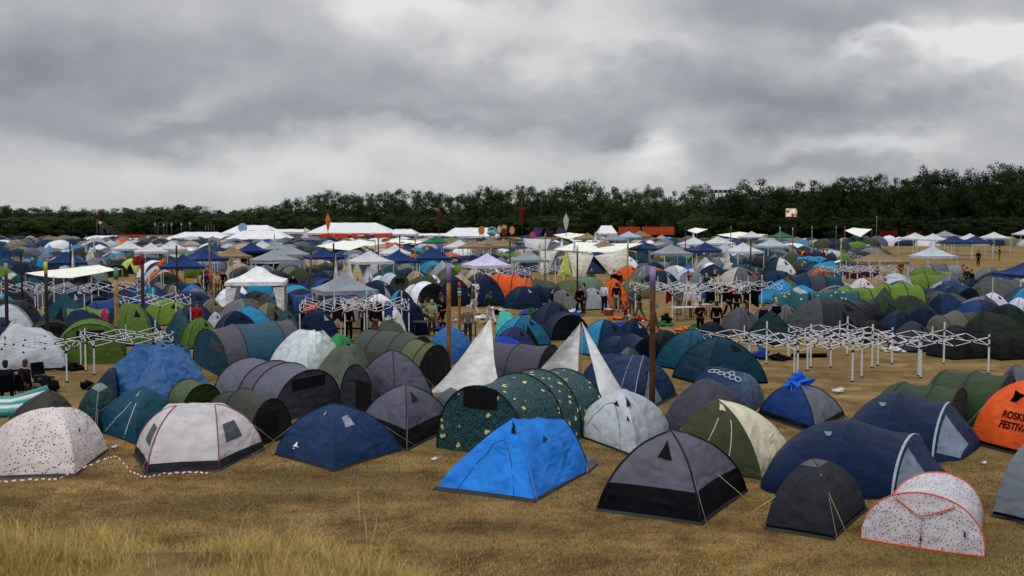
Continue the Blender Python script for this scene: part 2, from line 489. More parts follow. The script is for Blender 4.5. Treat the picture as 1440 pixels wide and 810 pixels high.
# banded teal and grey tunnel behind
tg = fabric(P(84, 84, 96)); tt = fabric(P(26, 84, 108))
near_tunnel('long tunnel tent in teal and grey bands behind the lilac grey tunnel tent',
            [((425, 500), (395, 478), 450), ((405, 510), (372, 484), 452), ((350, 520), (316, 492), 457), ((322, 536), (272, 510), 464)],
            [tg, tt, tg], back=.5, door=tt, seed=11, hr=.022, window=(-.7, -.1, .55, .8, tg))
# navy dome
nv = fabric(P(42, 72, 118)); nv2 = fabric(P(36, 64, 108)); lw = fabric(P(150, 158, 168))
rt, D = near_dome('slate blue dome tent with a pale square window and small white emblem, front row',
          [(387, 640), (470, 663), (563, 634)], [(469, 568, .42)], [nv, nv, nv2, nv2], seed=12, zips=(1.42, .26), wr=.034, skirt=(.03, BLK),
          vents=[(.62, .70, .78, .12, lw)], wins=[(1.28, 1.5, .5, .68, lw)], poles=[(1.0, nv, .014), (0, nv2, .014), (2., nv2, .014)])
g = G()
for (du, dv, ww, hh) in ((0, 0, .13, .012), (.03, .012, .05, .05), (.02, -.03, .05, .010)):
    g.faces([D.outward(.22 + du, .17 + dv, .012), D.outward(.22 + du + ww, .17 + dv, .012), D.outward(.22 + du + ww * .55, .17 + dv + hh, .012), D.outward(.22 + du + ww * .3, .17 + dv + hh, .012)], [(0, 1, 2, 3)])
g.part('emblem', plain('emblem_white', P(225, 225, 230)), rt)
mark(gp(470, 648), 1.6)
# tunnel arch behind the navy dome = its own bulge
# grey domes with black skirts
gd = fabric(P(100, 100, 120)); gd2 = fabric(P(92, 92, 112)); bks = fabric(P(26, 26, 36), .6)
near_dome('lilac grey dome tent with black skirt and vent, right of the slate blue tent', [(503, 606), (572, 634), (638, 602)],
          [(570, 541, .42)], [gd, gd2], skirt=(.26, bks), poles=[(0, TRIM, .02), (1, TRIM, .016), (2, TRIM, .02)], vents=[(1.34, .58, .8, .26, MESHB)], seed=13)
near_dome('tall lilac grey dome tent standing behind the black skirted one, with a dark seam', [(492, 574), (556, 600), (612, 572)],
          [(552, 492, .42)], [gd2, gd], skirt=(.16, bks), poles=[(1, TRIM, .02), (2, TRIM, .022), (0, TRIM, .02)], seed=14)
near_tunnel('low grey porch tent with an open arch joined before the tall lilac grey dome', [((497, 575), (545, 556), 518), ((478, 580), (530, 596), 513)],
            [gd], back=.2, door=fabric(P(70, 72, 82)), seed=15, window=(-.1, .7, .1, .72, MESHB))
# leaf print tunnel
near_tunnel('dark teal tunnel tent printed with yellow leaves, black hoops, in the front row',
            [((742, 586), (852, 602), 519), ((700, 600), (818, 617), 519), ((672, 612), (795, 629), 525), ((615, 630), (738, 646), 543)],
            [LEAFY] * 3, back=.4, door=LEAFY, seed=16, wr=.02, window=(-.36, .4, .68, .97, MESHB), hr=.024)
# bright blue tent
bb = fabric(P(14, 138, 246), .45, 1.5, .15); bb2 = fabric(P(20, 132, 236), .45, 1.5, .15)
near_dome('bright azure ridge tent with a dark peak vent, at the front of the camp', [(613, 688), (752, 706), (829, 664), (718, 640)],
          [(722, 589, .42), (794, 590, .66)], [bb, bb2, bb2, bb], ks=[0, 0, 1, 1], round_=.28, sag=.10, wr=.07, zips=(.5, .3), seed=17, skirt=(.035, fabric(P(90, 100, 120))),
          vents=[(.83, .76, .95, .16, MESHB), (1.42, .60, .70, .09, nv2)], poles=[(1, bb2, .018), (2, nv2, .016)])
# white grey dome
wgd = fabric(P(180, 186, 194)); wgd2 = fabric(P(168, 174, 182))
near_dome('silver grey dome tent with two black vents, behind the azure and black skirted tents', [(807, 612), (897, 645), (944, 606)],
          [(873, 548, .45)], [wgd, wgd2], wr=.045, seed=18, zips=(.45, .3), vents=[(.62, .62, .70, .2, MESHB), (1.05, .66, .84, .18, MESHB), (.93, .45, .52, .06, MESHB)], skirt=(.03, BLK))
# front grey with black skirt
near_dome('large grey dome tent with a wide black skirt and black triangular vent, front row centre', [(840, 718), (985, 738), (1050, 692)],
          [(943, 606, .40)], [fabric(P(108, 108, 126)), fabric(P(104, 104, 120))], skirt=(.27, bks), seed=19, wr=.038, ropes=[(1.6, .3, 1066, 716)],
          poles=[(0, TRIM, .026), (1, TRIM, .022), (2, TRIM, .026)], vents=[(.62, .56, .80, .26, MESHB)])
# olive / cream
olv = fabric(P(76, 84, 56)); crm = fabric(P(206, 198, 168), .5)
near_dome('two tone dome tent, olive front and cream side, behind the large grey dome', [(936, 652), (1072, 676), (1113, 640)],
          [(1010, 562, .45)], [olv, crm, crm, olv], seed=20, wr=.038, vents=[(.7, .74, .92, .22, crm)],
          poles=[(.32, crm, .012, .56, .1, .62), (.66, crm, .012, .82, .1, .62)])
# small charcoal
ch1 = fabric(P(56, 60, 70)); ch2 = fabric(P(96, 98, 104))
near_dome('small charcoal tent with a yellow guy rope, beside the orange trimmed pop up', [(1076, 744), (1171, 760), (1218, 718)],
          [(1143, 646, .42)], [ch1, ch1, ch2, ch1], seed=21, zips=(.5, .3), wr=.03, wins=[(.02, .98, .80, .99, ch2), (1.02, 1.98, .80, .995, ch2)], round_=.8,
          ropes=[(.98, .7, 1196, 762), (.02, .35, 1032, 737)], skirt=(.05, BLK))
# two navy long tents
nl = fabric(P(20, 46, 88)); nl2 = fabric(P(28, 60, 104)); gl = fabric(P(126, 140, 160)); wsl = plain('pale_sleeve', P(150, 165, 180), .6)
for lab, hp, sd, ropes in (
    ('long navy tent with a small pale vent and open porch, behind the small charcoal tent',
     [((1172, 706), (1212, 648), 592), ((1256, 702), (1300, 650), 614), ((1290, 696), (1330, 666), 666)], 22, ((1281, 612, 1330, 640),)),
    ('second long navy tent with open pale lined porch, before the green tunnel tents',
     [((1240, 658), (1284, 604), 552), ((1312, 652), (1346, 604), 569), ((1352, 648), (1384, 620), 634)], 23, ())):
    root, T = near_tunnel(lab, hp, [nl, nl2], back=(1.75 if sd == 22 else 1.35), door=nl2, hoopm=wsl, seed=sd, wr=.02, hr=.012, box=1.0, hoops_shown=(1,), sag=.05)
    g = T.patch(1.1, 1.95, .08, .40, 6, 4, .02); g.part('porch_lining', gl, root)
    T.patch(.96, 1.0, .02, .98, 1, 14, .014).part('pole_sleeve', wsl, root)
    p0 = T.outward(-.12, .36, .02); ax = T.ax; up = Vector((0, 0, 1))
    G().faces([p0 - ax * .09 + up * .05, p0 + ax * .09 + up * .05, p0 - up * .1 - Vector((0, .07, 0))], [(0, 1, 2)]).part('vent', lw, root)
    for a, b, c, d in ropes:
        h = T.outward(1, .45, .01); G().tube([h, gp(1310, 668)], .006, 4).part('guy_rope', ROPE, root)
# pop up
OR = plain('orange_piping', P(235, 84, 28), .5)
root, T = near_tunnel('flower printed white pop up tent with orange piping, at the right of the front row',
            [((1246, 736), (1383, 738), 665), ((1210, 757), (1385, 783), 697)], [FLORAL2], back=.35, door=FLORAL2, hoopm=OR,
            seed=24, wr=.035, hr=.015, box=.82, lean=[-.05, -.2], sag=.14, name='pop_up_tent', cat='pop up tent')
g = G(); g.tube([T.fl(-.45, .86, .04), T.fl(-.1, .62, .06), T.fl(0, .60, .06), T.fl(.12, .64, .06), T.fl(.5, .82, .04)], .014, 5); g.part('door_piping', OR, root)
G().tube([T.fl(0, .60, .06), T.fl(0, .02, .06)], .009, 4).part('door_zip', GREYROPE, root)
for x, z in ((.0, .24), (.68, .42)):
    G().tube([T.fl(x, z, .05), T.fl(x, z - .1, .05)], .022, 5).part('toggle', plain('red_toggle', P(150, 20, 40)), root)
gg = G(); gg.tube([T.fl(-1 + 2 * i / 12, .01, .04) for i in range(13)], .02, 5); gg.part('hem_piping', OR, root)
# right edge grey tent
near_dome('pale grey wrinkled tent cut by the right edge of the front row', [(1396, 726), (1478, 748), (1570, 705)],
          [(1486, 592, .5)], [fabric(P(118, 126, 136))], seed=25, wr=.03, round_=.8, skirt=(.04, BLK))
# orange tent with lettering
org = fabric(P(250, 96, 10), .5, 1.0, .25)
root, D = near_dome('bright orange dome tent with black festival lettering at the right edge', [(1366, 622), (1440, 642), (1545, 622)],
          [(1452, 534, .5)], [org], seed=26, wr=.012, skirt=(.05, BLK), poles=[(1.18, redp, .01, 1.5, .72, .7)], sag=.02, round_=1.0, bow=-.05)
ob = fabric(P(20, 14, 16), .6)
def text_on(D, root, txt, w, v, size, m, stretch=1.0, italic=0.0):
    cu = bpy.data.curves.new('lettering', 'FONT'); cu.body = txt; cu.size = size; cu.offset = size * .03; cu.shear = italic
    o = bpy.data.objects.new('tmp', cu); col.objects.link(o)
    dg_ = bpy.context.evaluated_depsgraph_get(); me = bpy.data.meshes.new_from_object(o.evaluated_get(dg_))
    bpy.data.objects.remove(o)
    h = .02
    du = (D.S(w + h, v) - D.S(w - h, v)).length / (2 * h); dv = (D.S(w, v + h) - D.S(w, v - h)).length / (2 * h)
    for vv in me.vertices:
        vv.co = D.outward(w + vv.co.x * stretch / du, v + vv.co.y / dv, .014) - root.location
    me.materials.clear(); me.materials.append(m); me.update()
    return link('lettering', me, root)
text_on(D, root, 'ROSKILDE', .50, .33, .27, ob, 1.0)
text_on(D, root, 'FESTIVAL', .49, .225, .27, ob, 1.0, .2)
O = D.outward(.74, .56, 0.04)
g = G()
for sx, k in ((0, 1), (.42, .9)):
    pts = []
    for i in range(16):
        a = i * math.pi / 8; r = .21 if i % 4 == 0 else (.14 if i % 2 else .12)
        pts.append(O + Vector((sx + r * k * math.cos(a + .35) * 1.15, -.02 - sx * .25, r * k * math.sin(a + .35) * 1.1)))
    g.faces(pts, [tuple(range(16))])
g.box((O.x + .21, O.y - .03, O.z + .02), (.24, .012, .09))
g.part('emblem', ob, root, False)
# blue tarp topped dome
bl = fabric(P(22, 66, 136)); gy = fabric(P(108, 112, 124))
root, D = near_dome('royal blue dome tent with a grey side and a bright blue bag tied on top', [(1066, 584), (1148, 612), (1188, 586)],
          [(1121, 538, .45)], [bl, gy, gy, bl], seed=27, poles=[(1, BLK, .016), (2, TRIM, .02), (0, TRIM, .018)], skirt=(.12, fabric(P(34, 34, 36))))  # dark skirt colour stands for the shaded gap below the blue fly
t_ = D.a
g = G().ball((t_.x, t_.y - .05, t_.z + .03), .26, .2, .17, 24, 16, 1.8); g.part('tied_bag', fabric(P(20, 110, 230), .35), root)
for dx in (-.2, .2): G().tube([(t_.x + dx, t_.y - .2, t_.z), (t_.x + dx * 1.6, t_.y - .5, t_.z - .35)], .02, 4).part('tied_string', fabric(P(40, 120, 230)), root)
# green tunnels right
gt = fabric(P(54, 78, 44)); 
near_tunnel('moss green tunnel tent with a grey door, in front of the longer green one', [((1244, 616), (1284, 582), 539), ((1292, 624), (1328, 586), 543), ((1330, 628), (1362, 592), 548)],
            [gt], back=.8, door=fabric(P(70, 64, 72)), seed=28, hr=.014)
near_tunnel('longer moss green tunnel tent by the white frames, left of the orange tent', [((1302, 592), (1342, 560), 523), ((1345, 598), (1384, 562), 524), ((1398, 606), (1430, 570), 530)],
            [gt], back=.4, door=fabric(P(60, 60, 64)), seed=29, hr=.014)
near_dome('slate blue grey tent partly hidden behind the orange tent', [(1397, 565), (1430, 590), (1475, 560)], [(1426, 514, .45)], [fabric(P(70, 84, 112)), fabric(P(96, 100, 112))], seed=30,
          wins=[(.3, .7, .5, .8, nl)])
# dark grey and ring print tents
dgt = fabric(P(76, 76, 92))
near_dome('dark lilac grey tent right of the tall wooden pole, beside the olive cream tent', [(930, 604), (992, 632), (1060, 596)], [(992, 533, .45)], [dgt], seed=31, wr=.03)
nb = fabric(P(30, 60, 100), .4); ring = plain('ring_print', P(170, 180, 195), .6)
root, D = near_dome('wrinkled navy tarp covered tent with white ring shapes printed on its top', [(962, 572), (1040, 596), (1076, 566)], [(1000, 517, .45), (1046, 524, .5)], [nb, fabric(P(70, 96, 130), .4), nb, nb],
          ks=[0, 1, 1, 0], seed=32, wr=.05, round_=.7)
for i, (w, v) in enumerate(((.18, .84), (.30, .86), (.44, .82), (.60, .80), (.74, .78), (.88, .77), (.68, .88))):
    g = G(); g.tube([D.outward(w + .075 * math.cos(a * .5236), v + .055 * math.sin(a * .5236), .012) for a in range(13)], .02, 4); g.part('printed_ring', ring, root)
# blue tarp
tarp = fabric(P(44, 100, 160), .32, 2.0)
root, D = near_dome('large wrinkled blue tarpaulin thrown over a tent, open grass to its left', [(133, 548), (215, 574), (300, 552), (262, 520), (185, 520)], [(205, 485, .5), (248, 487, .5)], [tarp], ks=[0, .3, 1, 1, 0],
          seed=33, wr=.20, round_=.30, sag=.02, name='tarp_covered_tent', cat='covered tent', res=26)
near_dome('dark navy tent end peeking out from under the blue tarpaulin', [(130, 552), (165, 566), (178, 545)], [(160, 517, .5)], [fabric(P(22, 40, 78))], seed=34, wr=.04, round_=.5)
near_dome('white tarpaulin covered tent with frayed edges, behind the lilac grey tunnel tent', [(374, 520), (430, 548), (480, 506), (440, 492)], [(420, 464, .5), (452, 466, .5)], [fabric(P(186, 196, 198), .5), fabric(P(204, 214, 212), .5)], ks=[0, .5, 1, 1],
          seed=35, wr=.09, round_=.5, name='tarp_covered_tent', cat='covered tent', res=22)
near_dome('bright green corner of a tent between the white and olive tarpaulins', [(455, 500), (480, 506), (500, 492)], [(474, 469, .5)], [fabric(P(30, 150, 70))], seed=36)
near_dome('olive grey tarpaulin stretched over a tent behind the tall lilac grey dome', [(428, 556), (486, 576), (528, 545), (500, 520)], [(470, 490, .5), (505, 484, .5)], [fabric(P(86, 94, 82), .5)], ks=[0, .6, 1, 1],
          seed=37, wr=.09, round_=.35, name='tarp_covered_tent', cat='covered tent', res=22)
# dark green / olive tunnels
near_tunnel('dark green grey tunnel tent with four hoops beside the olive one', [((492, 506), (538, 490), 464), ((512, 516), (562, 500), 465), ((540, 528), (592, 508), 467), ((566, 538), (612, 516), 474)],
            [fabric(P(72, 80, 76))], back=.5, seed=38, hr=.016, door=fabric(P(50, 54, 54)))
near_tunnel('olive green tunnel tent with a black door, left of the tall wooden pole', [((556, 540), (604, 520), 477), ((575, 550), (626, 528), 482), ((586, 554), (634, 532), 486)],
            [fabric(P(92, 104, 56))], back=.5, seed=39, hr=.016, door=fabric(P(40, 42, 44)))
near_tunnel('charcoal lilac tunnel tent between the first and second cream sails', [((672, 546), (712, 522), 481), ((706, 556), (750, 530), 484), ((752, 562), (790, 530), 486)],
            [fabric(P(78, 76, 90))], back=.5, seed=40, hr=.014, door=fabric(P(54, 52, 62)))
near_dome('sky blue dome tent pitched by the black table', [(596, 500), (634, 514), (668, 496)], [(632, 459, .45)], [fabric(P(24, 104, 176), .45)], seed=41, poles=[(.9, TRIM, .012, .95)])
near_dome('deep blue tent with dark porch poles, left of the tall wooden pole', [(806, 556), (888, 592), (952, 556)], [(850, 497, .5), (905, 500, .4)], [fabric(P(26, 56, 104)), fabric(P(30, 62, 100))], ks=[0, 1, 1, 0], seed=42, wr=.04, round_=.5,
          poles=[(1, GREYROPE, .014), (.75, GREYROPE, .01)], vents=[(1.4, .05, .6, .5, gl)])
near_dome('sage and grey hooded tent just behind the deep blue porch tent', [(858, 536), (884, 548), (912, 532)], [(884, 487, .5)], [fabric(P(88, 94, 98)), fabric(P(40, 70, 70))], seed=43)
near_dome('pale grey stone coloured tent low behind the leaf print tunnel tent', [(606, 578), (634, 592), (664, 574)], [(634, 546, .5)], [fabric(P(96, 104, 112))], seed=44)
near_dome('small silver white flap of a fly sheet beside the azure tent', [(816, 662), (826, 668), (840, 655)], [(826, 646, .5)], [fabric(P(120, 126, 134))], seed=45, name='fly_sheet', cat='fly sheet')
# ------------------------------------------------------------------ prototypes for the many smaller tents
_unit = {}
def unit_dome(style, var):
    k = ('d', style, var)
    if k in _unit: return _unit[k]
    c = [(-.5, -.5), (.5, -.5), (.5, .5), (-.5, .5)]
    o = dict(D=dict(round_=.74, sag=.06, wr=.016), P=dict(round_=.25, sag=.09, wr=.02), W=dict(round_=.5, sag=.06, wr=.075),
             R=dict(round_=.72, sag=.06, wr=.014))[style]
    a = (0, 0, 1); b = None; ks = [0] * 4
    if style in 'R': a, b, ks = (-.17, 0, 1), (.17, 0, .96), [0, 1, 1, 0]
    if style == 'W': a, b, ks = (-.2, .05, 1), (.16, -.03, .9), [0, 1, 1, 0]
    D = Dome(c, a, b, ks, seed=var + 50, **o)
    q = 10 if style != 'W' else 14
    parts = []
    for s in range(4): parts.append(('fly_panel', D.patch(s, s + 1, 0, 1, q, q).data('fly_panel', TRIM), 'AB'[s % 2]))
    if style in 'DR':
        for w in (0, 1):
            g = G(); n = 10; r = .008
            pts = [D.outward(w, i / n, .003) for i in range(n + 1)]
            if style == 'D': pts += [D.outward(w + 2, 1 - i / n, .003) for i in range(1, n + 1)]
            g.tube(pts, r, 4); parts.append(('pole_sleeve', g.data('pole_sleeve', TRIM), 'T'))
        parts.append(('vent', D.patch(.62, .84, .55, .74, 2, 2, .012, True).data('vent', TRIM), 'V'))
        if var % 2: parts.append(('window', D.patch(1.3, 1.52, .5, .66, 2, 2, .008).data('window', TRIM), 'V'))
        else:
            g = G(); g.tube([D.outward(.35, i / 8 * .62, .006) for i in range(9)], .005, 4); parts.append(('door_zip', g.data('door_zip', TRIM), 'T'))
    if style in 'DRP' and var == 2: parts.append(('doorway_shade', D.patch(.3, .72, .01, .55, 5, 5, .014, True).data('doorway_shade', TRIM), 'V'))  # flat patch; its dark colour stands for shade inside an open door
    g = G(); m = 24; vs = []
    for z in (0, .05):
        for i in range(m):
            p = D.S(4 * i / m, 0); vs.append((p.x * 1.01, p.y * 1.01, z))
    g.faces(vs, [(i, (i + 1) % m, m + (i + 1) % m, m + i) for i in range(m)])
    parts.append(('groundsheet', g.data('groundsheet', TRIM), 'G'))
    _unit[k] = parts
    return parts

def unit_tunnel(nh, var):
    k = ('t', nh, var)
    if k in _unit: return _unit[k]
    H = []
    for i in range(nh):
        x = -.36 + .86 * i / (nh - 1); f = (.82, 1, 1, .94)[i] if nh == 4 else (.85, 1, .92)[i]
        H.append(((x, .5 * f ** .5), (x, -.5 * f ** .5), f))
    T = Tunnel(H, .016, var, .08, .14, .8)
    parts = []
    for i in range(nh - 1): parts.append(('fly_section', T.patch(i, i + 1 - 1e-6, 0, 1, 5, 14).data('fly_section', TRIM), 'AB'[i % 2]))
    parts.append(('rear_panel', T.patch(-1, 0, 0, 1, 5, 14).data('rear_panel', TRIM), 'A'))
    parts.append(('door_panel', T.front(bulge=.02, nr=4, na=14).data('door_panel', TRIM), 'C'))
    g = G(); g.grid(lambda i, j: T.fl(-.4 + .8 * i, .62 + .22 * j, .015, .02), 4, 2)
    parts.append(('mesh_window', g.data('mesh_window', TRIM), 'V'))
    for i in range(nh): parts.append(('hoop', T.hoop(i, .008, 12, .003).data('hoop', TRIM), 'T'))
    _unit[k] = parts
    return parts

def slot(o, m):
    o.material_slots[0].link = 'OBJECT'; o.material_slots[0].material = m

def build(parts, name, label, cat, loc, scale, rot, A, B=None, C=None, group=MIDG, T=TRIM, V=None):
    root = thing(name, label, cat, loc, group, rot); root.scale = scale
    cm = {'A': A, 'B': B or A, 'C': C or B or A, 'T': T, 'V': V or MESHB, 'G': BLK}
    for nm, me, k in parts:
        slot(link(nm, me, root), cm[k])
    return root

AUTO = []      # roots whose label is written at the end: (root, description)
def tent(kind, px, top, wpx, T, rot, A, B=None, C=None, label=None, desc=None, V=None, Tm=TRIM, name=None, pos=None, W=None, dm=1.0):
    p = pos if pos is not None else gp(px, top, T)
    x, y = p[0], p[1]
    size = wpx * y / F if pos is None else wpx
    r = R(rot); c, s = abs(math.cos(r)), abs(math.sin(r))
    if kind[0] == 'U':
        Wd = W or T * 1.55; L = max(2.2, (size - Wd * s) / max(c, .35)) if pos is None else size
        L = min(L, 6.5)
        parts = unit_tunnel(4 if L > 3.4 else 3, int(x * 7) % 2); sc = (L, Wd, T); nm, cat = 'tunnel_tent', 'tunnel tent'; rad = max(L * .38, Wd * .5)
    else:
        side = size / (c + s) if pos is None else size
        sc = (side, side * dm, T); parts = unit_dome(kind[0], int(x * 5) % 3); nm, cat = 'dome_tent', 'dome tent'; rad = side * .6
        if kind[0] == 'P': nm, cat = 'peaked_tent', 'peaked tent'
        if kind[0] == 'W': nm, cat = 'covered_tent', 'covered tent'
    root = build(parts, name or nm, label, cat, (x, y, 0), sc, r, A, B, C, V=V, T=Tm)
    mark((x, y), rad)
    if not label: AUTO.append((root, desc))
    return root

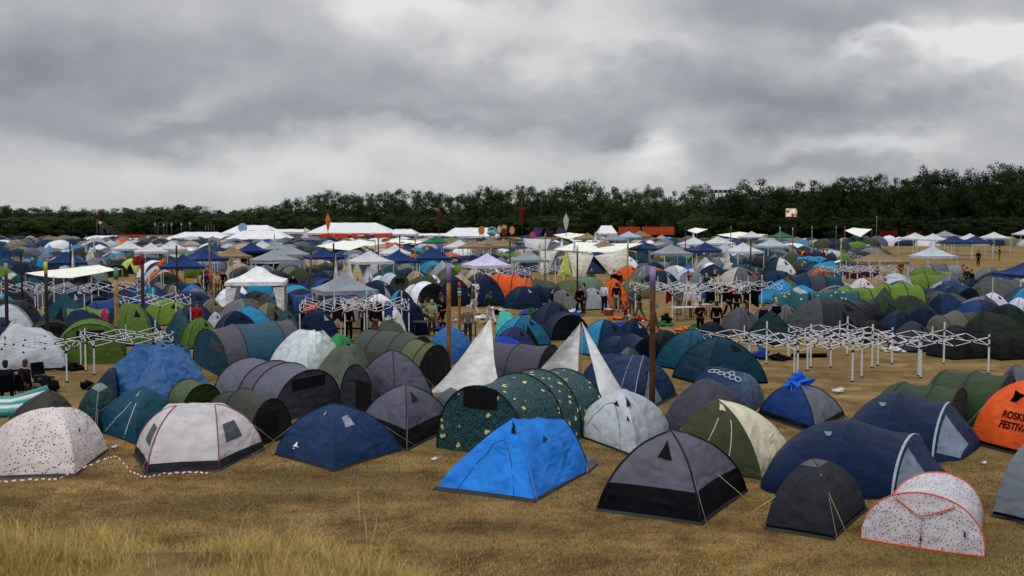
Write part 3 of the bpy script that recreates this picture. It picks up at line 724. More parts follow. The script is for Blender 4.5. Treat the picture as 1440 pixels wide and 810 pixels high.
f = fabric
fN, fN2, fT, fDT, fG, fPu, fCh, fB, fW, fLG = f(NAVY), f(NAVY2), f(TEAL), f(DTEAL), f(GREY), f(PURP), f(CHAR), f(BLACK), f(WHITE), f(LGREY)
fCr, fK, fO, fDO, fL, fGr, fOr, fCy, fBl, fRB, fBe, fSa, fLi, fRo = f(CREAM), f(KHAKI), f(OLIVE), f(DOLIVE), f(LIME), f(GREEN), f(ORANGE, .55, 1, .25), f(CYAN), f(BLUE), f(RBLUE), f(BEIGE), f(SAGE), f(LILAC), f(ROSE)
fY, fM = f(P(196, 206, 96)), f(P(110, 80, 92))
MID = [
 ('W', 40, 455, 128, 1.7, 20, fLG, None, 'pale grey tent behind the white bare frame at the left edge'),
 ('D', 36, 423, 56, 1.4, 30, fCh, None, 'charcoal dome tent between the two yellow topped posts'),
 ('U', 69, 447, 48, 1.3, -60, fO, fDO, 'small olive tunnel tent just above the pale grey tent'),
 ('D', 88, 419, 46, 1.4, 40, f(P(88, 86, 80)), None, 'grey brown dome tent right of the second yellow topped post'),
 ('D', 2, 446, 50, 1.3, 10, f(P(34, 66, 96)), None, 'dusky blue dome tent cut by the left edge'),
 ('D', 100, 402, 84, 1.6, 35, fN, fN2, 'big navy dome tent with a pale patch under the orange sheet'),
 ('U', 128, 447, 92, 1.75, -72, LIMEP, None, 'lime green round tunnel tent with black hoops behind the white bare frame'),
 ('U', 126, 430, 52, 1.3, 200, fL, None, 'plain lime tunnel tent joined behind the round lime one'),
 ('R', 184, 426, 70, 1.9, 15, LIMEP, None, 'tall lime green tent with dark seams left of the teal pyramid'),
 ('P', 252, 433, 58, 1.7, 40, f(P(62, 100, 112)), f(P(36, 82, 104)), 'teal peaked tent between the two lime green tents'),
 ('D', 281, 446, 64, 1.35, 30, LIMEP, None, 'lime green dome tent in front of the teal peaked tent'),
 ('D', 297, 420, 44, 1.2, 30, fK, None, 'khaki dome tent with the person in red in front'),
 ('D', 352, 418, 50, 1.3, 20, f(P(150, 136, 106)), None, 'sand coloured dome tent before the white gazebo'),
 ('D', 378, 425, 56, 1.3, 50, f(P(96, 104, 84)), fK, 'mottled sage dome tent right of the sand coloured one'),
 ('D', 403, 437, 44, 1.1, 10, f(P(40, 90, 92)), None, 'sea green dome tent in front of the mottled sage one'),
 ('D', 332, 437, 76, 1.3, 25, fN2, fN, 'navy dome tent right behind the lime green dome tent'),
 ('D', 303, 438, 34, 1.1, 10, fLG, None, 'whitish grey dome tent peeping out beside the lime green dome'),
 ('R', 446, 435, 66, 1.6, 38, fN, fN2, 'navy tent with a pale window patch in front of the clothes frames'),
 ('R', 268, 409, 88, 1.4, 15, fN, None, 'wide navy tent between the striped hoops and the white gazebo'),
 ('D', 270, 400, 54, 1.4, 10, f(P(26, 110, 200), .4), None, 'bright blue dome tent behind the wide navy tent'),
 ('D', 242, 400, 40, 1.4, 30, fK, fO, 'khaki green dome tent left of the bright blue dome'),
 ('D', 336, 411, 50, 1.3, 20, f(P(34, 96, 128)), None, 'turquoise grey dome tent at the left leg of the white gazebo'),
 ('P', 374, 410, 56, 1.3, 30, f(P(88, 92, 94)), f(P(64, 68, 72)), 'grey tent with pale piping below the white gazebo'),
 ('D', 424, 406, 84, 1.5, 30, fN, fN2, 'wide navy dome tent right of the white gazebo'),
 ('U', 220, 396, 52, 1.5, -20, f(P(106, 106, 112)), None, 'light grey tunnel tent with black stripes of hoops by the red flag post'),
 ('U', 248, 395, 60, 1.4, 0, fN, None, 'navy tunnel tent right of the black striped grey one'),
 ('D', 166, 397, 50, 1.5, 20, f(P(60, 56, 90)), fN, 'plum navy dome tent under the cream awning'),
 ('D', 27, 386, 50, 1.4, 20, f(P(20, 86, 80)), None, 'deep green teal tent just behind the first yellow topped post'),
 ('D', 35, 368, 48, 1.9, 0, fN2, fN, 'dark navy tent left of the cream awning'),
 ('D', 184, 363, 38, 1.5, 10, fY, None, 'lemon yellow dome tent left of the red flag post'),
 ('R', 218, 362, 46, 1.7, 25, fDT, None, 'deep teal tent right of the red flag'),
 # centre
 ('D', 682, 386, 60, 2.0, 25, fN, fN2, 'tallest navy dome tent, right of the rainbow post'),
 ('D', 636, 388, 66, 1.9, 15, fN2, None, 'large navy dome tent behind the left tall wooden pole'),
 ('U', 594, 395, 50, 1.6, -50, f(P(196, 196, 190)), fW, 'white tunnel tent with a dark green door left of the tall wooden pole', f(P(36, 50, 50))),
 ('U', 545, 383, 66, 1.7, -35, f(P(190, 194, 198)), fLG, 'silver white tunnel tent with a sage door behind the grey gazebo', f(P(84, 94, 84))),
 ('D', 609, 386, 34, 1.5, 20, fW, None, 'white dome tent behind the white tunnel tent'),
 ('D', 678, 373, 32, 1.5, 30, f(P(206, 204, 194)), f(P(150, 168, 150)), 'cream dome tent with dark seams above the tallest navy dome'),
 ('D', 735, 402, 60, 1.4, 30, fN, fDT, 'navy teal dome tent with a small vent right of the tallest navy dome'),
 ('D', 791, 407, 46, 1.3, 15, f(P(116, 116, 118)), None, 'mid grey dome tent left of the light grey one by the corridor'),
 ('D', 833, 404, 50, 1.35, 20, f(P(150, 154, 160)), None, 'light grey dome tent beside the walking people'),
 ('D', 863, 391, 44, 1.9, 20, fOr, None, 'orange dome tent with pale writing marks, behind the light grey dome'),
 ('U', 718, 384, 78, 1.8, 170, fOr, None, 'orange tunnel tent right behind the tallest navy dome'),
 ('P', 485, 371, 34, 2.4, 25, f(P(188, 160, 112)), None, 'left sand coloured peaked tent behind the grey gazebo'),
 ('P', 502, 368, 32, 2.5, 10, f(P(192, 170, 130)), None, 'right sand coloured peaked tent behind the grey gazebo'),
 ('P', 517, 372, 26, 2.0, 30, fLi, None, 'pale lilac sheet tent right of the sand coloured pair'),
 ('D', 585, 380, 42, 1.6, 30, fBe, f(P(160, 130, 112)), 'beige dome tent with crossing dark poles behind the white dome'),
 ('W', 765, 392, 52, 1.4, 0, f(P(82, 92, 68)), None, 'olive green covered tent right of the navy teal dome'),
 ('W', 806, 394, 66, 1.3, 10, f(P(92, 108, 62)), None, 'moss green covered tent left of the orange dome'),
 ('D', 895, 387, 46, 1.6, 25, f(P(108, 112, 88)), None, 'pale khaki dome tent right of the orange dome'),
 ('D', 564, 407, 46, 1.4, 25, fN, fCy, 'navy dome tent with a cyan side in front of the silver white tunnel'),
 ('D', 581, 425, 44, 1.6, 35, fN2, None, 'plain navy tent with its corner at the people round the table'),
 ('D', 541, 436, 22, 1.2, 0, f(P(202, 204, 210)), None, 'round white tent left of its cone shaped neighbour'),
 ('P', 560, 436, 28, 1.3, 20, f(P(204, 204, 204)), None, 'cone shaped white tent beside the round white one'),
 ('W', 551, 451, 56, 1.1, 10, f(P(84, 92, 80)), None, 'sage grey tarpaulin heap behind the dark green grey tunnel'),
 ('D', 450, 381, 52, 1.7, 10, fN, fDT, 'navy dome tent left of the sand coloured peaked tents'),
 ('D', 512, 407, 40, 1.4, 10, f(P(70, 130, 160)), None, 'light teal tent behind the clothes frames'),
 ('D', 778, 424, 76, 1.65, 20, f(P(34, 52, 90)), fN, 'navy dome tent with a hooded porch behind the second cream sail'),
 ('U', 790, 437, 44, 1.3, -70, f(P(44, 56, 84)), None, 'navy grey hood of a porch with white piping, by the second cream sail', f(P(30, 36, 56))),
 ('D', 735, 444, 80, 1.3, 20, f(P(22, 104, 140)), fCy, 'turquoise dome tent right of the first cream sail'),
 ('D', 724, 459, 66, 1.2, 15, f(P(48, 60, 108)), None, 'indigo dome tent in front of the turquoise one'),
 ('W', 714, 474, 54, .9, 0, f(P(20, 70, 190), .4), None, 'vivid blue sheet crumpled before the indigo dome tent'),
 ('W', 712, 436, 30, 1.2, 0, f(P(60, 190, 180), .5), None, 'mint coloured sheet over a dark tent at the tip of the first sail'),
 ('D', 850, 449, 84, 1.5, 28, f(P(26, 58, 100)), fCy, 'navy dome tent with a bright cyan half, right of the second sail'),
 ('U', 882, 468, 60, 1.2, -50, fN, None, 'dark navy tunnel porch beside the cyan and navy dome tent', fN2),
 ('D', 890, 449, 54, 1.25, 30, fN2, fN, 'ink blue dome tent with a pale patch left of the tall brown pole'),
 ('D', 1000, 452, 60, 1.1, 30, f(P(30, 44, 60)), None, 'slate black dome tent just behind the large teal one'),
 ('D', 936, 464, 66, 1.1, 20, f(P(36, 34, 40)), None, 'black dome tent just right of the tall brown pole'),
 ('D', 974, 463, 104, 1.5, 30, f(P(24, 92, 118)), f(P(20, 86, 112)), 'large teal dome tent at the left end of the bare frames'),
 ('D', 1012, 473, 124, 1.6, 20, f(P(18, 66, 90)), None, 'dark petrol blue dome tent under the corner of the bare frames'),
 ('D', 816, 460, 40, 1.0, 10, f(P(30, 110, 180)), None, 'sky blue tent end behind the middle cream sail'),
 # right
 ('R', 1166, 418, 124, 1.9, 25, f(P(54, 60, 68)), f(P(84, 88, 94)), 'large charcoal tent behind the bare white frames'),
 ('D', 1041, 432, 58, 1.3, 35, f(P(92, 94, 106)), None, 'grey dome tent right of the standing people in black'),
 ('P', 1084, 436, 84, 1.5, 40, f(P(26, 62, 60)), None, 'dark green peaked tent behind the two people in black jackets'),
 ('D', 1106, 428, 44, 1.4, 20, f(P(110, 112, 114)), None, 'grey striped dome tent left of the large charcoal tent'),
 ('P', 1244, 403, 52, 2.0, 12, f(P(72, 84, 72), .4), None, 'shiny dark green pyramid tent before the lime tunnel tent'),
 ('U', 1250, 397, 84, 1.9, 0, fL, None, 'long lime green tunnel tent right of the teal print tunnels'),
 ('U', 1186, 401, 64, 1.6, 5, fL, None, 'lower lime green tunnel tent behind the teal print tunnels'),
 ('U', 1110, 407, 66, 1.7, -20, TEALP, None, 'left teal tunnel tent with small pale prints'),
 ('U', 1170, 405, 80, 1.7, -10, TEALP, None, 'right teal tunnel tent with small pale prints'),
 ('D', 1085, 381, 52, 1.8, 20, f(P(22, 62, 120)), f(P(34, 50, 84)), 'royal blue dome tent behind the teal print tunnels'),
 ('U', 1148, 383, 84, 1.8, 185, f(P(20, 68, 104)), f(P(78, 78, 94)), 'tunnel tent banded in blue and grey, above the teal print tunnels'),
 ('D', 1212, 391, 44, 1.5, 20, f(P(208, 196, 198)), None, 'pale pink dome tent above the lime tunnel tents'),
 ('D', 1237, 386, 38, 1.6, 20, f(P(176, 142, 120)), None, 'salmon beige dome tent behind the pale pink one'),
 ('D', 1152, 376, 34, 1.8, 20, fOr, None, 'orange dome tent behind the blue and grey banded tunnel'),
 ('D', 1263, 437, 62, 1.3, 20, f(P(22, 46, 80)), f(P(30, 60, 96)), 'navy dome tent with a green flap, right of the large charcoal tent'),
 ('D', 1298, 432, 52, 1.3, 30, fN2, None, 'plain midnight blue dome tent behind the green flapped one'),
 ('W', 1330, 409, 80, 1.4, 10, f(P(84, 86, 80)), None, 'grey olive covered tent in front of the blue and white sheets'),
 ('W', 1283, 417, 68, 1.6, 0, f(P(54, 66, 56), .4), None, 'dark wet green covered tent right of the pyramid tent'),
 ('U', 1342, 436, 70, 1.4, 15, f(P(104, 102, 92)), f(P(70, 72, 68)), 'mushroom grey tunnel tent with dark green neighbour'),
 ('W', 1402, 438, 92, 1.6, 10, f(P(48, 56, 46)), None, 'very dark olive covered tent at the right, behind the bare frames'),
 ('D', 1396, 411, 46, 1.3, 15, fLi, None, 'pale lavender dome tent, the left of two near the right edge'),
 ('D', 1434, 418, 44, 1.3, 15, fLi, None, 'pale lavender dome tent cut by the right edge'),
 ('D', 1418, 427, 66, 1.5, 20, f(P(34, 60, 60)), f(P(24, 40, 50)), 'bottle green dome tent in front of the lavender ones'),
 ('W', 1414, 390, 88, 1.7, 0, f(P(88, 90, 90)), None, 'long grey sheet covered tent at the right edge beyond the lavender domes'),
 ('W', 1340, 396, 66, 1.3, 0, f(P(40, 70, 124), .4), f(P(150, 160, 170)), 'blue and white sheets spread over a low tent'),
 ('D', 1283, 451, 64, 1.3, 30, f(P(66, 70, 80)), None, 'slate dome tent behind the right half of the bare frames'),
 ('D', 1345, 457, 72, 1.35, 20, f(P(44, 46, 54)), None, 'charcoal dome tent behind the right end of the bare frames'),
 ('D', 1226, 450, 60, 1.0, 10, f(P(40, 38, 42)), None, 'low black dome tent behind the middle of the bare frames'),
 ('D', 1410, 470, 60, 1.0, 20, f(P(36, 38, 40)), None, 'dark low tent at the foot of the very dark olive one'),
 ('U', 1312, 371, 74, 1.6, 0, f(P(130, 130, 144)), fPu, 'lilac grey tunnel tent left of the open field'),
 ('U', 1294, 384, 64, 1.5, 0, fL, None, 'lime tunnel tent in front of the lilac grey one'),
 ('D', 1366, 391, 44, 1.4, 10, fN2, f(P(40, 60, 40)), 'navy and green dome tent at the edge of the open field'),
 ('D', 1040, 375, 74, 2.0, 20, f(P(104, 104, 110)), f(P(180, 168, 160)), 'big grey tent with an open pale side right of the pink garment'),
 ('D', 1002, 372, 44, 1.7, 15, f(P(22, 28, 50)), None, 'midnight dome tent behind the crowd at the clothes frames'),
 ('D', 1096, 362, 50, 2.1, 20, f(P(200, 200, 204)), fDT, 'white and navy striped dome tent behind the royal blue one'),
 ('D', 1010, 388, 50, 1.2, 10, fRo, None, 'dusty pink dome tent behind the clothes frames'),
 ('D', 968, 372, 28, 1.5, 10, f(P(26, 110, 200)), None, 'small bright blue dome tent left of the midnight dome'),
 ('U', 1000, 361, 50, 1.5, 0, f(P(206, 196, 184)), None, 'cream tunnel tent in front of the blue gazebo'),
 ('D', 920, 376, 60, 1.2, 10, fOr, fRo, 'orange and pink tent beyond the tall brown pole'),
 ('D', 884, 373, 40, 1.3, 10, fOr, None, 'orange tent left of the tall brown pole, far'),
 ('P', 127, 346, 22, 2.5, 30, f(P(206, 196, 180)), None, 'cream peaked tent right of the blue gazebo at the far left'),
 ('P', 69, 344, 30, 2.2, 60, f(P(110, 150, 210)), None, 'pale blue peaked tent at the far left'),
]
for m in MID:
    kind, px, top, wpx, T, rot, A, B, lab = m[:9]; C = m[9] if len(m) > 9 else None
    V = lw if ('pale patch' in lab or 'window patch' in lab or 'small vent' in lab) else None
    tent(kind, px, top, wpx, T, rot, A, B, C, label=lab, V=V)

# ------------------------------------------------------------------ gazebos
def double(g):          # give cloth a real thickness
    n = len(g.v); nv = [v + Vector((0, .004, -.022)) for v in g.v]; fs = [fc[::-1] for fc in g.f]; mi = list(g.mi)
    g.v += nv; g.f += [tuple(i + n for i in fc) for fc in fs]; g.mi += mi
    return g
def gaz_parts(wall):
    k = ('g', wall)
    if k in _unit: return _unit[k]
    Dm = Dome([(-1.5, -1.5), (1.5, -1.5), (1.5, 1.5), (-1.5, 1.5)], (0, 0, 1), round_=0, sag=0, wr=0, bow=.0)
    def roof(w, v):
        p = Dm.S(w, v); q = 2.22 + .83 * v ** 1.4; e = w % 1
        return Vector((p.x, p.y, q - .10 * math.sin(math.pi * e) * (1 - v) * v * 4 + .01 * noise.noise(p * 4)))
    parts = []
    g = G()
    for s in range(4): g.grid(lambda i, j, s=s: roof(s + min(i, .9999), j), 8, 8)
    parts.append(('canopy', double(g).data('canopy', TRIM), 'A'))
    g = G(); n = 40
    vs = []
    for i in range(n):
        p = roof(4 * i / n, 0); vs += [(p.x * 1.008, p.y * 1.008, 2.22), (p.x * 1.012, p.y * 1.012, 2.0 + .02 * (i % 2))]
    g.faces(vs, [(2 * i, 2 * ((i + 1) % n), 2 * ((i + 1) % n) + 1, 2 * i + 1) for i in range(n)])
    parts.append(('valance', g.data('valance', TRIM), 'A'))
    for x, y in ((-1, -1), (1, -1), (1, 1), (-1, 1)):
        parts.append(('leg', G().box((x * 1.44, y * 1.44, 1.03), (.05, .05, 2.06)).data('leg', POLEM, smooth=False), 'P'))
    if wall:
        for s, (x, y) in enumerate(((-1, -1), (1, -1), (1, 1), (-1, 1))):
            g = G()
            def cur(i, j, x=x, y=y):
                w = .55 * (1 - .45 * j * (2 - j)) + .0; z = 1.9 * (1 - j)
                return Vector((x * (1.46 - (w * i if True else 0)), y * 1.47, z)) if i <= 1 else None
            g.grid(cur, 4, 6)
            g.grid(lambda i, j, x=x, y=y: Vector((x * 1.47, y * (1.46 - .55 * (1 - .45 * j * (2 - j)) * i), 1.9 * (1 - j))), 4, 6)
            parts.append(('side_curtain', g.data('side_curtain', TRIM), 'A'))
    _unit[k] = parts
    return parts
GZG = 'gazebos dotted over the camp'
def gazebo(px, top, A, label, H=3.05, s=1.0, rot=20, wall=False):
    k = H / 3.05; p = gp(px, top, H)
    root = thing('gazebo', label, 'gazebo', (p.x, p.y, 0), GZG, R(rot)); root.scale = (s, s, k)
    for nm, me, c in gaz_parts(wall):
        slot(link(nm, me, root), POLEM if c == 'P' else A)
    mark(p, 1.9 * s)
    return root
cW, cG, cB, cT, cGr, cLi = f(P(196, 196, 200)), f(P(144, 150, 160)), f(GAZB, .5), f(TAN), f(P(36, 120, 84)), f(P(196, 190, 222))
for px, top, A, lab, kw in [
    (361, 374, f(P(220, 218, 220)), 'white gazebo with gathered side curtains in the left middle of the camp', dict(wall=True, H=3.0, s=1.08, rot=8)),
    (484, 383, cG, 'large grey gazebo canopy in front of the sand coloured peaked tents', dict(s=.92, rot=22)),
    (607, 348, cB, 'bright blue gazebo nearest the tall left wooden pole', dict(rot=12)),
    (560, 351, cB, 'bright blue gazebo just left of the one by the wooden pole', dict(rot=15)),
    (555, 343, cW, 'white gazebo with open legs behind the blue pair', dict(rot=6, wall=True)),
    (520, 352, cW, 'white gazebo with a small blue panel left of the blue pair', dict(rot=25)),
    (613, 331, cGr, 'green gazebo in front of the far white marquee', dict(rot=18)),
    (685, 356, cLi, 'pale lilac white gazebo in the centre of the camp', dict(rot=20)),
    (744, 352, f(P(140, 152, 164)), 'blue grey flat gazebo left of the cream sail walls', dict(rot=5, H=2.8)),
    (644, 334, cT, 'tan gazebo, leftmost of the four behind the coral awning', dict(rot=30)),
    (666, 336, cT, 'tan gazebo, second from left behind the coral awning', dict(rot=10)),
    (690, 333, cT, 'tan gazebo, third from left behind the coral awning', dict(rot=20)),
    (708, 335, cT, 'tan gazebo, rightmost of the four behind the coral awning', dict(rot=0)),
    (646, 337, cW, 'whitish gazebo just in front of the leftmost tan one', dict(rot=20, H=2.9)),
    (904, 338, cB, 'blue gazebo beyond the yellow and teal painted post', dict(rot=20)),
    (944, 343, cG, 'pale grey gazebo right of the blue one beyond the teal painted post', dict(rot=20)),
    (850, 338, cT, 'tan gazebo behind the cream sail walls', dict(rot=20, s=1.2)),
    (976, 333, cW, 'white gazebo with a spire beside the second blue gazebo', dict(rot=20)),
    (1010, 332, cW, 'white gazebo behind the blue gazebo on the right', dict(rot=30)),
    (992, 340, cB, 'blue gazebo in front of the two white ones', dict(rot=10)),
    (863, 328, cG, 'light grey gazebo before the trees, left of the orange hoarding', dict(rot=20)),
    (826, 327, cT, 'tan gazebo under the white feather pennant', dict(rot=20)),
    (900, 324, cT, 'tan gazebo in front of the orange hoarding', dict(rot=20)),
    (884, 325, f(P(160, 180, 200)), 'ice blue gazebo in front of the orange hoarding', dict(rot=40)),
    (1045, 341, cW, 'white gazebo left of the two posts with lamps', dict(rot=20)),
    (1086, 335, f(P(170, 184, 188)), 'pale aqua gazebo between the wooden posts on the right', dict(rot=20)),
    (1099, 325, cGr, 'green gazebo under the lit video screen', dict(rot=20)),
    (1057, 325, cW, 'white gazebo with a tall tip before the right trees', dict(rot=20)),
    (93, 353, cB, 'blue gazebo at the far left, behind the cream awning', dict(rot=20)),
    (257, 357, cB, 'blue gazebo in front of the lime green screens', dict(rot=14)),
    (286, 349, cB, 'blue gazebo half hidden left of the tan one', dict(rot=40)),
    (327, 346, cT, 'tan gazebo above the white gazebo with curtains', dict(rot=20)),
    (354, 340, cB, 'blue gazebo left of the cluster of grey ones', dict(rot=15)),
    (369, 338, cW, 'small white gazebo directly right of a blue one', dict(rot=30, s=.9)),
    (387, 338, cG, 'grey gazebo, the farthest of the grey cluster', dict(rot=20)),
    (407, 344, cG, 'grey gazebo, the right one of the grey cluster', dict(rot=20, s=1.2)),
    (386, 350, cG, 'grey gazebo, the nearest of the grey cluster', dict(rot=20, s=1.2)),
    (455, 347, cB, 'blue gazebo half hidden under the cream awnings', dict(rot=20)),
    (241, 338, cW, 'white gazebo before the left marquee row', dict(rot=20)),
    (212, 341, cW, 'white gazebo, left of the other before the left marquee row', dict(rot=20)),
    (180, 338, cW, 'white gazebo in front of the orange food stall', dict(rot=30)),
    (1287, 327, cW, 'white gazebo, leftmost in the row beyond the open field', dict(rot=20, s=1.1)),
    (1312, 328, cW, 'white gazebo, second in the row beyond the open field', dict(rot=15)),
    (1329, 324, cG, 'grey white gazebo behind the second one of the row', dict(rot=25)),
    (1342, 331, cB, 'blue gazebo, left of the two in the row beyond the field', dict(rot=15)),
    (1372, 331, cB, 'blue gazebo, right of the two in the row beyond the field', dict(rot=15)),
    (1364, 328, cW, 'white gazebo between the two blue ones beyond the field', dict(rot=30)),
    (1398, 326, cW, 'white gazebo at the right end of the row beyond the field', dict(rot=20, s=1.1)),
    (1312, 346, f(P(178, 190, 200)), 'pale white gazebo standing on this side of the open field', dict(rot=14)),
    (1236, 352, cT, 'tan gazebo right of the maroon hangings', dict(rot=12, s=1.1)),
    (1441, 322, f(P(196, 190, 210)), 'lilac white gazebo cut by the right edge before the trees', dict(rot=5)),
    (1446, 366, cB, 'blue gazebo cut by the right edge beside the open field', dict(rot=10)),
    ]:
    gazebo(px, top, A, lab, **kw)

# ------------------------------------------------------------------ bare gazebo frames
def frame_parts(H, d):
    k = ('f', H, d)
    if k in _unit: return _unit[k]
    parts = []
    def bars(segs, nodes, name):
        g = G()
        for a, b in segs: g.tube([a, b], .0135, 4)
        g.cur = 1
        for q in nodes: g.box(q, (.055, .055, .07))
        parts.append((name, g.data(name, [POLEM, JOINT], smooth=False)))
    c = [(-1.45, -1.45), (1.45, -1.45), (1.45, 1.45), (-1.45, 1.45)]
    for i, (x, y) in enumerate(c):
        hh = H + (.0, .12, .3, .05)[i]
        g = G(); g.box((x, y, hh / 2), (.05, .05, hh)); g.cur = 1; g.box((x, y, H - .02), (.075, .075, .08)); g.box((x, y, H - d), (.075, .075, .09)); g.box((x, y, .03), (.09, .09, .04))
        parts.append(('leg', g.data('leg', [POLEM, JOINT], smooth=False)))
    def sciss(p, q):
        p = Vector(p); q = Vector(q); seg = []; nd = []
        hi = Vector((0, 0, H)); lo = Vector((0, 0, H - d)); k2 = 2 if (q - p).length > 2 else 1
        for i in range(k2):
            a = p.lerp(q, i / k2); b = p.lerp(q, (i + 1) / k2)
            seg += [(a + hi, b + lo), (a + lo, b + hi)]; nd.append((a + b) / 2 + (hi + lo) / 2)
            if i: nd += [a + hi, a + lo]
        return seg, nd
    for i in range(4):
        s_, n_ = sciss(c[i] + (0,), c[(i + 1) % 4] + (0,)); bars(s_, n_, 'side_truss')
    for i in range(4):
        m = (Vector(c[i] + (0,)) + Vector(c[(i + 1) % 4] + (0,))) / 2
        s_, n_ = sciss(m, Vector((0, 0, 0))); bars(s_, n_, 'inner_truss')
    g = G(); g.box((0, 0, H + .05), (.035, .035, d + .2)); parts.append(('centre_post', g.data('centre_post', POLEM, smooth=False)))
    _unit[k] = parts
    return parts
def frame(px, py, rot, H, d, label, grp='bare white gazebo frames', top=False, sc=1.0):
    p = gp(px, py, H if top else 0)
    root = thing('collapsed_gazebo', label, 'bare gazebo', (p.x, p.y, 0), grp, R(rot)); root.scale = (sc, sc, 1)
    for nm, me in frame_parts(H, d): link(nm, me, root)
    mark(p, 1.5)
    return root
frame(1131, 527, 24, 1.42, .30, 'low bare white frame, leftmost of the group on the right grass')
frame(1213, 527, 18, 1.42, .30, 'low bare white frame, second from the left in the group on the right grass')
frame(1310, 520, 12, 1.38, .30, 'low bare white frame, rightmost of the group on the right grass')
frame(1180, 508, 20, 1.36, .30, 'low bare white frame behind the two left ones on the right grass')
frame(1046, 520, 8, 1.42, .30, 'low bare white frame in front of the petrol blue dome tent')
frame(50, 531, 8, 1.36, .25, 'low bare white frame over the seated people at the left edge')
frame(178, 517, 30, 1.38, .32, 'low bare white frame between the round lime tent and the blue tarpaulin')
for px, py, rot, lab in ((30, 398, 10, 'bare white frame behind the charcoal tent by the yellow topped posts'), (90, 400, 20, 'bare white frame under the cream awning, left'),
                         (165, 398, 5, 'bare white frame under the cream awning, right'), (215, 415, 30, 'bare white frame by the red flag post'),
                         (470, 421, 5, 'bare white frame hung with clothes, left of its twin'), (526, 421, 12, 'bare white frame hung with clothes, right of its twin'),
                         (708, 378, 20, 'bare white frame behind the orange tunnel tent'), (760, 374, 10, 'bare white frame below the cream sail wall'),
                         (925, 397, 0, 'bare white frame beside the tall brown pole'), (966, 400, 14, 'bare white frame with the mint garment'), (1010, 398, 4, 'bare white frame with the pink garment'),
                         (1052, 396, 10, 'bare white frame in front of the big grey tent'),
                         (1190, 374, 5, 'bare white frame with maroon hangings, left'), (1222, 374, 5, 'bare white frame with maroon hangings, right'),
                         (300, 363, 8, 'bare white frame left of the tan gazebo')):
    frame(px, py, rot, 2.0, .45, lab, top=True)

# ------------------------------------------------------------------ sails, awnings, sheets
def depth(px, py, Y):
    d = ray(px, py); t = Y / d.y
    return Vector((d.x * t, Y, max(.02, EYE + d.z * t)))
def sheet(pts, label, m, name='shade_sail', cat='sail', sag=.12, nu=14, nv=14, grp=None, bulge=0.):
    a, b, c, d = (pts + [pts[-1]])[:4]
    cen = (a + b + c) / 3
    def fn(u, v):
        p = a.lerp(b, u).lerp(d.lerp(c, u), v); e = 4 * u * (1 - u); e2 = 4 * v * (1 - v)
        w = Vector((0, 0, -1)) * sag * e * (.4 + .6 * e2) + Vector((0, -1, 0)) * bulge * e * e2
        return p + w + Vector((0, 1, .5)) * (.05 * noise.noise(Vector((u * 5, v * 1.5, cen.x))))
    g = double(G().grid(fn, nu, nv))
    root = thing(name, label, cat, (cen.x, cen.y, 0), grp)
    g.part('cloth', m, root)
    return root
def rope_to(root, a, b): G().tube([a, b], .008, 4).part('guy_rope', GREYROPE, root)
SAIL = fabric(P(238, 234, 227), .8, .6, .02)
SG = 'cream sails rising between the tents'
def tri(apex, l, r, Y, label, Yr=None, m=SAIL, curve=.12, Ya=None):
    A = depth(*apex, Ya or Y); L = depth(*l, Y); Rr = depth(*r, Yr or Y)
    root = thing('shade_sail', label, 'sail', (A.x, A.y, 0), SG)
    cen = (L + Rr) / 2
    def fn(u, v):
        p = L.lerp(Rr, u).lerp(A, v)
        mid = cen.lerp(A, v); k = 1 - curve * 2 * math.sin(math.pi * v) * (1 - .0)
        p = mid + (p - mid) * k
        return p + Vector((0, 1, 0)) * (.22 * math.sin(math.pi * u) * (1 - v) + .05 * noise.noise(Vector((u * 3, v * 5, A.x))))
    double(G().grid(fn, 14, 18)).part('cloth', m, root)
    G().tube([A + Vector((0, .03, .02)), Vector((A.x, A.y + .7, 0))], .018, 6).part('mast', plain('cream_mast', P(170, 160, 140)), root)
    mark(A, .5)
    return root
tri((690, 447), (605, 552), (706, 551), 37.0, 'left cream sail with a high point, behind the leaf print tunnel tent', 36.0, curve=.07)
tri((816, 455), (746, 534), (813, 540), 35.6, 'middle cream sail left of the sail it shares a tip with', curve=.02)
tri((819, 454), (846, 566), (882, 560), 34.6, 'narrow cream sail falling right towards the silver grey dome tent', Ya=35.5, curve=.03)
for ap, l, r, Y, lab in (((546, 303), (0, 0), (0, 0), 0, ''),):
    pass
CREAMC = fabric(P(230, 226, 214), .7)
def quad(pp, Y, label, m=CREAMC, dY=0, sag=.15, cat='awning', name='awning', bulge=.2, legs=()):
    pts = [depth(p[0], p[1], (Y if len(p) < 3 else p[2])) for p in pp]
    root = sheet(pts, label, m, name, cat, sag, 16, 10, None, bulge)
    for i in legs:
        p = pts[i]; G().tube([p, Vector((p.x, p.y, 0))], .04, 5).part('pole', plain('bamboo', WOOD), root)
    mark(root.location, .8)
    return root
quad([(36, 384, 78), (100, 391, 74), (172, 378, 76), (140, 372, 84)], 78, 'large cream awning sagging over the bare frames on the left', sag=.25, legs=(0, 2))
quad([(778, 351, 115), (868, 354, 112), (905, 342, 118), (812, 340, 124)], 118, 'long cream awning stretched over the sail walls', sag=.2, legs=(0, 2))
quad([(758, 352), (784, 352), (770, 384), (757, 392)], 108, 'cream sail wall with a grey drawing, left of the yellow tent', legs=(0, 1))
quad([(798, 354), (835, 358), (822, 390), (806, 390)], 106, 'cream sail wall with a pale blue drawing, right of the yellow tent', legs=(0,))
quad([(836, 360), (883, 348), (882, 388), (858, 386)], 108, 'cream sail wall tied to the yellow and teal post')
quad([(783, 388), (797, 351), (804, 388)], 104, 'lemon yellow sail between the two cream sail walls', m=fY)
quad([(737, 335), (775, 336), (765, 360), (738, 358)], 150, 'white square sail hung between two posts in the centre distance', m=SAIL, legs=(0, 1))
